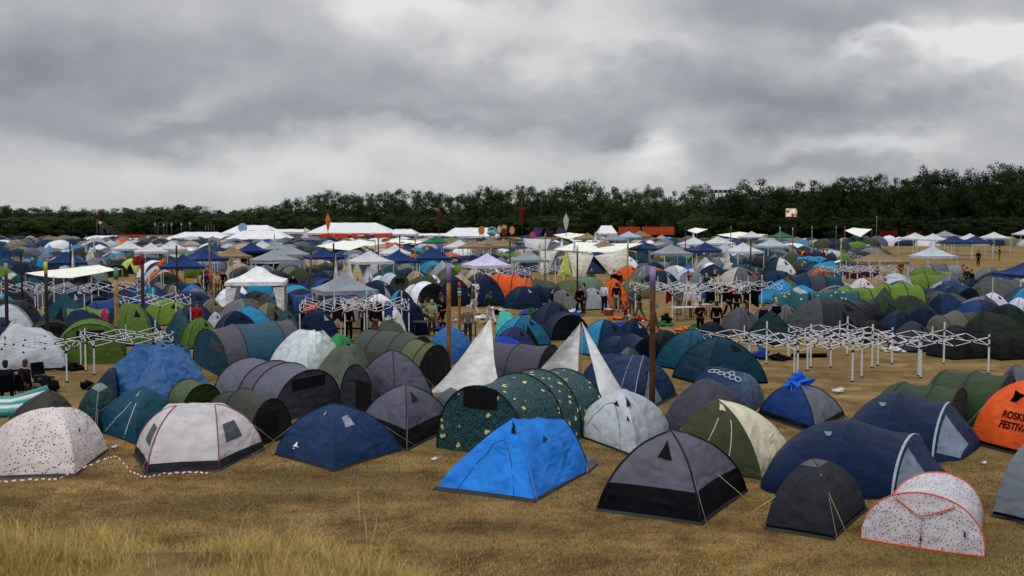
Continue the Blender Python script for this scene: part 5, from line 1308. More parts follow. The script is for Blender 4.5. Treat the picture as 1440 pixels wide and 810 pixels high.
for a in [
    (815, 402, 20, K, K, 'person in a long black jacket walking past the light grey dome tent', dict(legs='walk', hair=1)),
    (776, 405, 90, K, P(30, 30, 34), 'person in black beside the mid grey dome tent', dict()),
    (867, 398, 180, K, P(150, 136, 116), 'person in a black top and wide beige trousers in the corridor', dict(legs='walk')),
    (889, 402, 200, P(96, 98, 108), P(80, 82, 90), 'person in grey walking right of the one in beige trousers', dict(hair=1)),
    (985, 424, 10, P(26, 24, 26), K, 'person in a dark brown long coat, left of two in black in the corridor', dict(arms='bent', hair=1)),
    (1008, 424, 160, K, K, 'person all in black, right of two in the corridor', dict(legs='walk')),
    (1074, 427, 30, P(28, 30, 34), K, 'person in an open dark jacket behind the left bare frame', dict(hair=1)),
    (1092, 422, 200, K, K, 'person in black holding a cup behind the left bare frame', dict(hair=2, arms='bent')),
    (590, 419, 250, P(120, 170, 160), K, 'person in a black vest and mint sleeves at the left of the table', dict(hair=0, arms='bent')),
    (601, 419, 200, P(120, 130, 96), P(90, 90, 70), 'person in olive drinking at the table', dict(hair=0, arms='drink')),
    (607, 422, 190, P(160, 160, 110), P(100, 96, 70), 'fair haired person in a light green shirt at the table', dict(hair=2, arms='drink')),
    (620, 412, 170, P(44, 36, 32), K, 'person in dark brown standing close to the tall golden pole', dict(hair=1, arms='one')),
    (658, 430, 0, P(130, 116, 98), P(60, 60, 60), 'person in a beige hooded top bending at the right end of the table', dict(hair=2)),
    (277, 425, 0, P(190, 24, 34), P(60, 30, 40), 'person in a bright red raincoat before the khaki dome tent', dict(hair=1)),
    (427, 418, 20, P(30, 30, 50), K, 'person with an orange bag between navy tents right of the white gazebo', dict(hair=0)),
    (412, 386, 10, K, K, 'person in black right of the white gazebo', dict()),
    (288, 382, 30, P(30, 50, 120), P(40, 40, 60), 'person in a blue jacket in the group left of the white gazebo', dict(hair=1)),
    (296, 380, -20, P(210, 110, 40), P(160, 120, 100), 'person in an orange top in the group left of the white gazebo', dict(hair=2)),
    (305, 383, 40, P(200, 160, 130), P(120, 90, 60), 'person in a peach top in the group left of the white gazebo', dict(hair=1)),
    (313, 380, 0, K, P(40, 40, 46), 'person in black in the group left of the white gazebo', dict()),
    (292, 374, 0, P(190, 30, 40), P(30, 60, 120), 'person in a red cap and top behind the group left of the white gazebo', dict()),
    (1376, 352, 10, K, K, 'person in black standing alone on the open field', dict()),
    (1360, 376, 0, P(20, 70, 60), P(30, 30, 36), 'person in a dark green jacket at the near edge of the open field', dict(hair=0)),
    (1367, 379, 40, K, K, 'person in black at the near edge of the open field', dict()),
    (1355, 372, 60, P(200, 80, 40), K, 'person in an orange cap at the near edge of the open field', dict()),
    (1267, 365, 0, P(170, 20, 34), P(150, 110, 100), 'person in a red top right of the maroon hangings', dict(hair=0)),
    (723, 368, 0, P(230, 180, 30), P(60, 60, 70), 'person in a yellow raincoat in the centre distance', dict(hair=1)),
    (711, 364, 0, P(150, 20, 30), P(40, 40, 60), 'person in a red top left of the yellow raincoat', dict(hair=0)),
    (718, 374, 0, P(30, 150, 200), P(50, 50, 60), 'person in light blue between red and yellow ones', dict(hair=0)),
    (832, 376, 0, P(60, 90, 40), P(40, 50, 30), 'person in green in front of the cream sail wall', dict(hair=0)),
    (864, 380, 0, K, K, 'person in black before the right cream sail wall', dict()),
    (871, 382, 20, K, K, 'shorter person in black before the right cream sail wall', dict(T=1.6)),
    (955, 401, 200, P(120, 120, 110), P(140, 110, 90), 'person with bare legs under the mint garment', dict(hair=1)),
    (968, 404, 10, P(200, 200, 206), P(120, 90, 70), 'person in white under the bare frames', dict(hair=1)),
    (1025, 404, 30, K, K, 'person in black under the bare frame with the pink garment', dict(legs='walk')),
    (1052, 405, 200, P(24, 22, 24), P(150, 80, 60), 'person in a black top with a red bag under the right clothes frame', dict(hair=0)),
    (1036, 406, 0, K, K, 'person in black between two white legs of the clothes frames', dict()),
    (1010, 384, 0, P(200, 170, 150), P(60, 60, 60), 'person in a beige top behind the clothes frames', dict(hair=0)),
    (1112, 380, 0, P(190, 180, 190), P(140, 100, 80), 'person in white bending by the striped dome tent', dict(hair=1, T=1.5)),
    (512, 424, 0, P(120, 60, 60), K, 'person behind the clothes frames in dusty red', dict(hair=1)),
    (490, 428, 30, K, K, 'person in black behind the left clothes frame', dict()),
    (527, 426, 30, P(40, 30, 30), P(130, 80, 60), 'person in brown behind the right clothes frame', dict(hair=2)),
    (7, 508, 200, P(34, 34, 60), P(30, 30, 36), 'seated person in navy and black, left one under the white bare frame', dict(sit=True, hair=0)),
    (34, 507, 150, P(34, 30, 34), P(150, 120, 110), 'seated person in black on the camping chair under the white bare frame', dict(sit=True, hair=1)),
    ]:
    person(a[0], a[1], a[2], a[3], a[4], a[5], **a[6])
for i, (px, c) in enumerate(((1125, 0), (1132, 0), (1141, 0), (1150, 0), (1158, 0), (1187, 0), (1128, 1), (1163, 2))):
    person(px, 350 + (i % 3), 30 * i, (P(150, 18, 28), P(220, 200, 50), P(190, 180, 180))[c], (P(60, 20, 30), K, P(90, 80, 80))[c],
           '%s person in %s in the far group on the right' % (('first', 'second', 'third', 'fourth', 'fifth', 'last', 'only', 'only')[i], ('a red jacket', 'a yellow jacket', 'pale clothes')[c]), hair=i % 3)

# ------------------------------------------------------------------ camp things
def chair(px, py, rot, label, pos=None):
    p = pos or gp(px, py); root = thing('camping_chair', label, 'camping chair', (p.x, p.y, 0), None, R(rot)); d = plain('dark_steel', P(40, 40, 44), .4); cvs = cl(P(24, 24, 30))
    for nm, g in (('seat', G().grid(lambda u, v: Vector((-.25 + .5 * u, -.25 + .5 * v, .44 - .06 * math.sin(math.pi * u))), 8, 6)), ('backrest', G().grid(lambda u, v: Vector((-.25 + .5 * u, .25 + .1 * v + .04 * math.sin(math.pi * u), .42 + .5 * v)), 8, 6))):
        link(nm, double(g).data(nm, cvs), root)
    for x in (-.26, .26):
        for a, b in (((x, -.25, .0), (x, .25, .44)), ((x, .25, 0), (x, -.25, .44))): link('leg', G().tube([a, b], .012, 6).data('leg', d), root)
        link('back_post', G().tube([(x, .25, .4), (x, .36, .94)], .012, 6).data('back_post', d), root); link('armrest', G().box((x, 0, .62), (.06, .5, .02)).data('armrest', cvs), root)
chair(34, 548, 150, 'black camping chair under the low frame at the left', gp(34, 507, 1.33) + Vector((.03, .05, 0)))
chair(8, 548, 200, 'dark folding chair, left of the camping chair', gp(7, 508, 1.33) + Vector((0, .05, 0)))
chair(62, 548, 60, 'empty dark camping chair with a bag beside it on the left grass')
def table(px, py, rot, L, Wd, topm, label, h=.73):
    p = gp(px, py, h); root = thing('folding_table', label, 'table', (p.x, p.y, 0), None, R(rot)); d = plain('dark_steel', P(40, 40, 44), .4)
    link('tabletop', G().box((0, 0, h), (L, Wd, .04)).data('tabletop', topm, smooth=False), root)
    for x in (-1, 1):
        for y in (-1, 1): link('leg', G().tube([(x * (L / 2 - .12), y * (Wd / 2 - .06), 0), (x * (L / 2 - .12), y * (Wd / 2 - .06), h - .02)], .022, 6).data('leg', d), root)
    mark(p, L / 2); return root
tb_ = table(626, 452, 4, 3.2, .8, plain('black_board', P(70, 66, 66), .35), 'long black topped table with people behind it'); 
table(963, 432, 20, 1.5, .75, plain('white_board', P(206, 196, 196), .4), 'white folding table left of the people in black')
table(150, 460, 0, 1.6, .7, plain('white_board', P(206, 196, 196), .4), 'pale folding table behind the white frame by the lime tent')
table(985, 428, 10, 1.2, .6, plain('white_board', P(206, 196, 196), .4), 'second white table under the clothes frames')
def cup(px, py, c, label, h=.16, r=.05):
    p = gp(px, py, .75); root = thing('cup', label, 'cup', (p.x, p.y, .75)); g = G(); g.tube([(0, 0, .002), (0, 0, h)], r * .8, 10, True, r); link('cup_wall', g.data('cup_wall', plain('cup_plastic', c, .4)), root)
for i, (x, y, c, lab) in enumerate(((598, 451, P(200, 200, 206), 'white cup at the left end of the black topped table'), (615, 450, P(230, 60, 30), 'orange jug on the black topped table'), (622, 453, P(120, 30, 40), 'dark red cup on the black topped table'), (641, 452, P(210, 210, 214), 'white cup near the right end of the black topped table'), (649, 451, P(30, 90, 60), 'green bottle on the black topped table'))):
    cup(x, y, c, lab, .3 if 'jug' in lab or 'bottle' in lab else .14, .09 if 'jug' in lab else .045)
# mattress, speaker bag, litter, tape, tied clothes
p = gp(14, 582); mt = thing('air_mattress', 'turquoise air mattress with white stripes lying at the left edge', 'air mattress', (p.x, p.y, 0), None, R(12))
for i in range(5):
    link('air_chamber', G().tube([(-1.0, -.55 + i * .27, .13 + .06 * i), (0, -.55 + i * .27, .12 + .05 * i), (1.0, -.55 + i * .27, .16 + .12 * i)], .135, 10).data('air_chamber', plain('vinyl', (P(20, 150, 140), P(196, 206, 208))[i % 2], .3)), mt)
def bag(px, py, c, label, s=.28):
    p = gp(px, py); root = thing('bag', label, 'bag', (p.x, p.y, 0)); G().ball((p.x, p.y, s * .62), s * 1.1, s * .7, s * .65, 14, 9, .8).part('bag_body', cl(c), root); G().tube([(p.x - s * .5, p.y, s * 1.1), (p.x, p.y, s * 1.55), (p.x + s * .5, p.y, s * 1.1)], .015, 5).part('strap', cl(K), root)
bag(70, 551, K, 'black bag on the grass under the left frame', .3); bag(122, 548, K, 'small dark bag beside the blue tarpaulin', .22)
p = gp(57, 550); sp_ = thing('loudspeaker', 'black box loudspeaker standing on the left grass', 'loudspeaker', (p.x, p.y, 0), None, R(20))
link('cabinet', G().box((0, 0, .28), (.4, .35, .56)).data('cabinet', plain('black_box', K, .5), smooth=False), sp_)
for z, r in ((.18, .13), (.42, .08)): link('speaker_cone', G().ball((0, -.17, z), r, .03, r).data('speaker_cone', plain('cone_grey', P(60, 60, 64))), sp_)
for i, (x, y, c, s, lab) in enumerate(((1058, 512, P(200, 200, 196), .3, 'crumpled white plastic litter left of the bare frames'), (1182, 552, P(190, 200, 196), .22, 'crumpled white litter between the bare frames and royal blue tent'), (1385, 652, P(200, 196, 190), .08, 'small white scrap near the orange tent'),
        (612, 647, P(220, 200, 200), .09, 'pinkish scrap before the black skirted lilac grey tent'), (163, 630, P(180, 180, 190), .1, 'silver scrap between the flowered tent and the red poled tent'), (885, 445, P(200, 198, 190), .14, 'white scrap in the corridor'), (905, 452, P(210, 205, 195), .1, 'paper scrap in the corridor by the brown pole'),
        (1162, 490, P(190, 60, 60), .14, 'red can shaped litter under the bare frames'), (1214, 497, P(200, 40, 60), .12, 'bright red scrap under the middle bare frame'), (745, 503, P(200, 200, 200), .08, 'white scrap by the second sail'))):
    p = gp(x, y); o = G().ball((0, 0, s * .3), s, s * .7, s * .35, 10, 6, 1.6).data('litter', plain('litter', c, .4)); o = link('litter', o); o.location = (p.x, p.y, 0); tag(o, lab, 'litter', 'litter on the grass')
p = gp(1138, 503); o = link('folded_frame_bag', G().tube([(-.75, 0, .09), (.75, .1, .09)], .09, 8).data('folded_frame_bag', cl(K))); o.location = p; tag(o, 'long black carry bag lying under the left bare frame', 'bag')
g = G(); pts = []
TP = [(-30, 678, .05), (0, 680, .02), (45, 680, .08), (80, 676, .02), (112, 668, .12), (150, 663, .3), (165, 662, .33), (185, 671, .1), (205, 674, .03), (232, 668, .02), (270, 666, .02), (300, 668, .02)]
W3 = [gp(a, b) + Vector((0, 0, c)) for a, b, c in TP]; fine = []
for i in range(len(W3) - 1):
    for k in range(8): fine.append(W3[i].lerp(W3[i + 1], k / 8) + Vector((0, .02 * math.sin(i * 8 + k), .012 * math.sin(k * 1.7 + i))))
for i in range(len(fine) - 1):
    a, b = fine[i], fine[i + 1]; g.cur = (i // 1) % 2; up = Vector((0, .015, .032)); g.faces([a, b, b + up, a + up, a + Vector((0, .006, 0)), b + Vector((0, .006, 0)), b + up + Vector((0, .006, 0)), a + up + Vector((0, .006, 0))], [(0, 1, 2, 3), (7, 6, 5, 4)])
o = link('barrier_tape', g.data('barrier_tape', [plain('tape_red', P(190, 50, 44), .4), plain('tape_white', P(220, 214, 214), .4)], smooth=False)); tag(o, 'red and white barrier tape lying along the grass before the front row', 'tape')
# garments on the frames
def garment(px, top, c, label, w=.5, h=.9):
    p = gp(px, top, 1.75); root = thing('hanging_garment', label, 'garment', (p.x, p.y, 0), 'clothes hung on the bare frames'); a = rnd.uniform(-.4, .4)
    def fn(u, v):
        x = (u - .5) * w * (1 + .25 * v); return Vector((p.x + x * math.cos(a), p.y + x * math.sin(a) + .04 * math.sin(u * 14) * (.3 + v), 1.78 - h * v * (1 + .06 * math.sin(u * 9)) - .07 * abs(u - .5) * 2))
    double(G().grid(fn, 12, 8)).part('garment_body', cl(c), root)
    for s in (-1, 1):
        G().tube([(p.x + s * w * .42, p.y, 1.72), (p.x + s * w * .62, p.y - .02, 1.30)], .06, 6, True, .045).part('sleeve', cl(c), root)
for px, top, c, lab, w, h in ((955, 399, P(120, 170, 156), 'mint green dress hanging on the bare frame left of the pink one', .75, 1.1), (972, 400, P(204, 200, 210), 'white shirt hanging right of the mint green dress', .6, .8), (990, 396, P(24, 100, 170), 'blue towel like garment under the white pink shirt', .6, 1.1), (1000, 400, K, 'black garment right of the blue one', .6, 1.0),
        (1031, 404, P(230, 30, 120), 'hot pink garment hanging on the right clothes frame', .35, .6), (1038, 400, P(200, 200, 206), 'white garment behind the hot pink one', .4, .8), (1020, 401, K, 'black garment left of the hot pink one', .6, 1.0), (1058, 403, K, 'black hoodie hanging at the end of the right clothes frame', .7, 1.1), (942, 401, P(130, 20, 24), 'dark red garment just right of the brown pole', .4, 1.0),
        (508, 419, P(200, 206, 214), 'white shirt hanging in the right clothes frame', .7, 1.0), (488, 424, P(190, 192, 200), 'grey white shirt hanging in the left clothes frame', .6, .8), (546, 424, P(60, 90, 170), 'blue shirt at the right corner of the clothes frames', .35, .7), (529, 424, K, 'black shirt left of the blue one', .5, .9), (474, 426, P(60, 24, 34), 'wine red garment in the left clothes frame', .4, .8),
        (437, 426, P(226, 90, 30), 'orange cloth hanging at the left corner of the clothes frames', .5, .6), (147, 434, P(220, 60, 140), 'pink cloth hanging by the lime tents', .22, .55), (211, 404, P(30, 160, 190), 'turquoise cloth by the red flag post', .5, .5)):
    garment(px, top, c, lab, w, h)
# ------------------------------------------------------------------ filling the field
EXCL = [(748, 388, 890, 412), (250, 386, 300, 402), (1185, 390, 1245, 404), (320, 368, 400, 384), (-10, 500, 200, 580), (840, 425, 960, 480), (560, 425, 700, 500), (1230, 346, 1460, 397), (1060, 480, 1460, 560), (270, 398, 330, 425), (150, 392, 200, 420), (740, 430, 900, 460),
        (1130, 352, 1290, 362), (-10, 352, 130, 362), (930, 418, 1060, 480), (400, 470, 470, 480), (0, 560, 1440, 810), (150, 353, 200, 362)]
def blocked(x, y, r, extra=0.0):
    px, py = proj(Vector((x, y, 0))); m = r * F / y; m2 = m * .12
    if any(a - m * .8 <= px <= c + m * .8 and b - m2 <= py <= d + m2 for a, b, c, d in EXCL): return True
    return any((x - q[0]) ** 2 + (y - q[1]) ** 2 < (r + q[2]) ** 2 * .72 for q in TENTS if abs(q[1] - y) < 6)
def dotd(base, *c): return tuple(c)
PAL = [('navy', fN, fN2, 14), ('dark blue', f(P(30, 62, 104)), f(P(26, 50, 88)), 9), ('teal', fT, fDT, 9), ('grey', fG, f(P(92, 94, 104)), 10), ('charcoal', fCh, f(P(42, 44, 52)), 10), ('olive', fO, f(P(96, 100, 76)), 7), ('dark green', fDO, f(P(40, 60, 46)), 7),
       ('white', fW, fLG, 5), ('silver grey', fLG, f(P(150, 156, 164)), 6), ('lime green', fL, LIMEP, 6), ('khaki', fK, fO, 4), ('beige', fBe, fK, 3), ('orange', fOr, None, 1), ('lilac grey', fPu, fG, 6), ('turquoise', fCy, fT, 6), ('royal blue', fRB, fN, 8), ('wine', fM, None, 1), ('sage', fSa, fO, 3)]
wts = [p[3] for p in PAL]
nfill = 0; tries = 0; nd = {'D': 0, 'U': 0, 'W': 0, 'P': 0}
Yn, Yf = 50., 131.
while tries < 30000 and nfill < 330:
    tries += 1
    Y = Yn + (Yf - Yn) * rnd.random() ** .8; X = rnd.uniform(-.48, .48) * Y
    kd = rnd.choices('DRUPW', [34, 16, 26, 7, 16])[0]
    T = rnd.uniform(1.15, 1.7); s = rnd.uniform(2.1, 3.0); r = s * .58
    if kd == 'U': s = rnd.uniform(3.2, 5.0); r = s * .42
    if blocked(X, Y, r): continue
    nm, A, B, _ = rnd.choices(PAL, wts)[0]; px, py = proj(Vector((X, Y, 0)))
    if px < -25 or px > 1465: continue
    if rnd.random() < .45: B = None
    shape = {'D': 'dome tent', 'R': 'long dome tent', 'U': 'tunnel tent', 'P': 'peaked tent', 'W': 'crumpled covered tent'}[kd]
    V = lw if rnd.random() < .3 else None
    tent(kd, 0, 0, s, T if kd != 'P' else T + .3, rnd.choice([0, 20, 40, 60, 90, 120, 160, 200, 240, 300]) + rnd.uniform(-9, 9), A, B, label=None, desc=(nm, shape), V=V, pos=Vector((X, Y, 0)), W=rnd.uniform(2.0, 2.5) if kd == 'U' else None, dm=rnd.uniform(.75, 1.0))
    nfill += 1
print('fill', nfill, tries)
# belongings lying about between the tents
AUTO2 = []
def chest_meshes():
    if 'chest' in _unit: return _unit['chest']
    _unit['chest'] = [('cool_box_body', G().box((0, 0, .17), (.5, .32, .34)).data('cool_box_body', TRIM, smooth=False), 0), ('lid', G().box((0, 0, .37), (.52, .34, .06)).data('lid', TRIM, smooth=False), 1),
        ('carry_handle', G().tube([(-.26, 0, .3), (-.27, -.1, .42), (.27, -.1, .42), (.26, 0, .3)], .012, 5).data('carry_handle', TRIM), 2)]
    return _unit['chest']
def bag_meshes():
    if 'bg' in _unit: return _unit['bg']
    _unit['bg'] = [('bag_body', G().ball((0, 0, .2), .34, .22, .22, 14, 9, .9).data('bag_body', TRIM), 0), ('strap', G().tube([(-.2, 0, .38), (0, .02, .52), (.2, 0, .38)], .015, 5).data('strap', TRIM), 2)]
    return _unit['bg']
def heap_meshes():
    if 'hp' in _unit: return _unit['hp']
    _unit['hp'] = [('folded_cloth', G().ball((0, 0, .06), .42, .3, .10, 20, 12, 1.6).data('folded_cloth', TRIM), 0)]
    return _unit['hp']
CC = [('blue', P(30, 80, 170)), ('red', P(170, 40, 40)), ('white', P(206, 206, 206)), ('black', K), ('green', P(50, 110, 70)), ('orange', P(220, 110, 40)), ('grey', P(120, 120, 124)), ('turquoise', P(40, 160, 160))]
nc = 0
CORR = [(850, 438, 960, 478), (560, 430, 700, 470), (20, 512, 130, 545), (270, 400, 330, 425), (700, 425, 900, 452), (1240, 360, 1440, 395), (400, 450, 480, 478)]
while nc < 64:
    if nc < 40: q = rnd.choice(CORR); px, py = rnd.uniform(q[0], q[2]), rnd.uniform(q[1], q[3])
    else: px, py = rnd.uniform(10, 1430), rnd.uniform(400, 520)
    p = gp(px, py)
    if any((p.x - q[0]) ** 2 + (p.y - q[1]) ** 2 < (q[2] + .15) ** 2 for q in TENTS): nc += .02; continue
    nm, c = rnd.choice(CC); kd = rnd.choice('cbbhh'); ms_ = {'c': chest_meshes, 'b': bag_meshes, 'h': heap_meshes}[kd]()
    n_, cat_ = {'c': ('cool_box', 'cool box'), 'b': ('bag', 'bag'), 'h': ('cloth_heap', 'cloth heap')}[kd]
    root = thing(n_, None, cat_, (p.x, p.y, 0), {'c': 'cool boxes', 'b': 'bags', 'h': 'crumpled cloths'}[kd] + ' lying between the tents', rnd.uniform(0, 6)); cm = {0: cl(c), 1: plain('lid_white', P(206, 206, 210), .4), 2: cl(K)}
    for a, me, k in ms_: slot(link(a, me, root), cm[k])
    mark(p, .3); AUTO2.append((root, (nm, {'c': 'cool box', 'b': 'bag', 'h': 'crumpled cloth'}[kd]))); nc = int(nc) + 1
# labels for those: colour + shape + the landmark nearest in the picture + order of depth
LAND = [(8, 'the left yellow topped post'), (64, 'the right yellow topped post'), (125, 'the round lime tent'), (163, 'the green bundle post'), (200, 'the red flag post'), (252, 'the teal peaked tent'), (310, 'the blue jacketed group'), (361, 'the curtained white gazebo'), (410, 'the grey gazebo cluster'),
        (461, 'the orange pennant'), (502, 'the sand coloured peaked tents'), (545, 'the silver white tunnel tent'), (590, 'the people at the table'), (631, 'the golden pole'), (682, 'the tallest navy dome'), (734, 'the crimson pennant'), (775, 'the hooded navy porch'), (815, 'the twin sail tips'), (863, 'the orange dome with marks'),
        (918, 'the tall brown pole'), (970, 'the white garments'), (1013, 'the floodlight mast'), (1060, 'the big grey open tent'), (1113, 'the lit video screen'), (1166, 'the large charcoal tent'), (1212, 'the pale pink dome'), (1244, 'the shiny green pyramid tent'), (1300, 'the lilac grey tunnel tent'), (1345, 'the far row of gazebos'), (1396, 'the left lavender dome'), (1434, 'the right edge')]
grp = {}
for root, (nm, shape) in AUTO + AUTO2:
    px, py = proj(Vector(root.location)); lk = min(LAND, key=lambda q: abs(q[0] - px))[1]
    grp.setdefault((nm, shape, lk), []).append((root.location.y, root))
ORD = ['nearest', 'second nearest', 'third nearest', 'fourth nearest', 'fifth nearest', 'sixth nearest', 'seventh nearest']
for (nm, shape, lk), L in grp.items():
    L.sort(key=lambda q: q[0])
    for i, (_, r) in enumerate(L):
        if len(L) == 1: r['label'] = '%s %s in line with %s' % (nm, shape, lk)
        else: r['label'] = '%s of the %s %ss in line with %s' % (ORD[i] if i < len(L) - 1 or i == 0 else 'farthest', nm, shape, lk)

# more people standing and walking between the tents, each told apart by clothes and landmark
seen = set(); npp = 0
PC = [('red', P(170, 34, 40)), ('black', K), ('navy', P(30, 40, 76)), ('grey', P(120, 122, 128)), ('white', P(200, 200, 204)), ('olive', P(90, 96, 60)), ('yellow', P(210, 180, 60)), ('brown', P(96, 70, 50)), ('pale blue', P(130, 160, 190)), ('dark green', P(30, 66, 50))]
for q in range(400):
    if npp >= 34: break
    q_ = rnd.choice([(860, 432, 950, 474), (570, 430, 700, 466), (745, 432, 890, 452), (280, 402, 330, 424), (1245, 358, 1430, 394), (940, 410, 1070, 440), (440, 430, 560, 470), (60, 385, 240, 420), (1000, 352, 1230, 372), (300, 350, 700, 380)])
    p = gp(rnd.uniform(q_[0], q_[2]), rnd.uniform(q_[1], q_[3]))
    if any((p.x - s[0]) ** 2 + (p.y - s[1]) ** 2 < (s[2] * .8 + .3) ** 2 for s in TENTS): continue
    (n1_, c1), (n2_, c2) = rnd.choice(PC), rnd.choice(PC[1:8]); px, py = proj(p); lk = min(LAND, key=lambda s: abs(s[0] - px))[1]
    lb = 'person in a %s top and %s trousers in line with %s' % (n1_, n2_, lk)
    if lb in seen or len(lb.split()) > 16: continue
    seen.add(lb); npp += 1
    person(0, 0, rnd.uniform(0, 360), c1, c2, lb, hair=rnd.randrange(3), arms=rnd.choice(['down', 'bent', 'drink', 'one']), legs=rnd.choice(['stand', 'walk']), T=rnd.uniform(1.62, 1.86), pos=p)
print('people', npp)

# far tents as one mass
def far_mesh():
    g = G(); D = Dome([(-.5, -.5), (.5, -.5), (.5, .5), (-.5, .5)], (0, 0, 1), wr=.02, sag=.05)
    tmpl = [(lambda d: [[d.S(w * .5 + (0 if w < 8 else 0), v / 4) for w in range(8)] for v in range(5)])(Dome([(-.5, -.5), (.5, -.5), (.5, .5), (-.5, .5)], (0, 0, 1) if k < 3 else (.12, 0, 1), round_=(1, .9, .5, 1)[k], wr=.03, sag=.05, seed=k)) for k in range(4)]
    ms = [p[1] for p in PAL]; wts2 = [12, 6, 5, 13, 12, 9, 7, 9, 9, 2, 9, 8, 2, 7, 2, 2, 1, 5]; n = 0; pts = []; cell = {}
    rr = random.Random(5)
    for _ in range(24000):
        Y = 129 + 76 * rr.random(); X = rr.uniform(-.475, .475) * Y; px, py = proj(Vector((X, Y, 0)))
        if any(a <= px <= c and b <= py <= d for a, b, c, d in EXCL): continue
        if px > 1225 and 346 < py: continue
        key = (int(X / 3), int(Y / 3))
        if any(((X - q[0]) ** 2 + (Y - q[1]) ** 2) < 2.5 ** 2 for i in (-1, 0, 1) for j in (-1, 0, 1) for q in cell.get((key[0] + i, key[1] + j), ())): continue
        if any((X - q[0]) ** 2 + (Y - q[1]) ** 2 < (q[2] + .9) ** 2 for q in TENTS if q[1] > 125): continue
        cell.setdefault(key, []).append((X, Y)); n += 1
        g.cur = rr.choices(range(len(PAL)), wts2)[0]; t = rr.choice(tmpl); s = rr.uniform(2.2, 3.4); l = s * rr.choice((1, 1, 1.5)); h = rr.uniform(1.1, 1.9); a = rr.uniform(0, 3.14); ca, sa = math.cos(a), math.sin(a)
        vs = [Vector((X + p.x * l * ca - p.y * s * sa, Y + p.x * l * sa + p.y * s * ca, p.z * h)) for row in t for p in row]
        g.faces(vs, [(j * 8 + i, j * 8 + (i + 1) % 8, (j + 1) * 8 + (i + 1) % 8, (j + 1) * 8 + i) for j in range(4) for i in range(8)])
    print('far', n)
    o = link('distant_tents', g.data('distant_tents', ms)); tag(o, 'hundreds of small far tents in mixed colours packed to the foot of the trees', 'tents', kind='stuff')
far_mesh()

# ------------------------------------------------------------------ ground
def sm(a, b, x): t = max(0, min(1, (x - a) / (b - a))); return t * t * (3 - 2 * t)
def gz(x, y):
    z = 0.
    if y < 30:
        z = max(0, 4.3 - .232 * y) * (1 - sm(14, 21, y) * .6) * (1.0 if y < 19 else max(0, (21 - y) / 2) )
        z += .88 * math.exp(-((y - 11.5) / 3.0) ** 2) * (1 - sm(-3.2, .9, x)) * (.85 + .45 * noise.noise(Vector((x * .7, y * .3, 0))))
        z += .25 * math.exp(-((y - 11.5) / 3.0) ** 2) * (1 - sm(-1, 2.0, x))
        z = max(z, 0)
    z += .02 * noise.noise(Vector((x * .25, y * .25, 3))) * sm(10, 20, y)
    return z
def ground_colour(t):
    pos = t.geo()
    big = t.noise(pos, .16, 4, .6, .6); mid = t.noise(pos, .9, 5, .65, .4); fine = t.noise(t.mapping(pos, (1, .6, 1)), 14, 6, .7)
    c = t.ramp(mid, [(.28, (.092, .050, .018, 1)), (.43, (.170, .107, .038, 1)), (.57, (.25, .158, .060, 1)), (.74, (.37, .26, .12, 1))])
    gm = t.ramp(t.math('ADD', t.math('MULTIPLY', big, .6), t.math('MULTIPLY', mid, .4)), [(.50, 0), (.64, 1)])
    c = t.mix(t.math('MULTIPLY', gm, .75), c, (.110, .092, .028, 1))
    fv = t.ramp(fine, [(.3, .74), (.55, 1.03), (.75, 1.25)])
    band = t.noise(t.mapping(pos, (.10, .75, 1)), 1.0, 3, .5, .6); fv = t.mix(1.0, fv, t.ramp(band, [(.35, .80), (.62, 1.18)]), 'MULTIPLY')
    return t.mix(1.0, c, fv, 'MULTIPLY'), fine
t = NT('dry_grass_ground'); c, fn_ = ground_colour(t); GROUND = t.bsdf(c, .95, fn_, .9, .06, .1)
g = G()
xs = [-1200, -700, -400, -200, -120, -80, -60] + [-50 + i for i in range(101)] + [60, 80, 120, 200, 400, 700, 1200]
ys = [-300, -100, -40, -15, -5] + [i * .6 for i in range(0, 50)] + [30 + i * 1.5 for i in range(0, 30)] + [80, 95, 120, 150, 190, 240, 300, 420, 700, 1200, 2500]
vs = [(x, y, gz(x, y) if abs(x) < 60 and -5 <= y < 80 else (4.3 if y < 0 else 0)) for y in ys for x in xs]; nx = len(xs)
g.faces(vs, [(j * nx + i, j * nx + i + 1, (j + 1) * nx + i + 1, (j + 1) * nx + i) for j in range(len(ys) - 1) for i in range(nx - 1)])
o = link('ground', g.data('ground', GROUND)); tag(o, kind='structure')

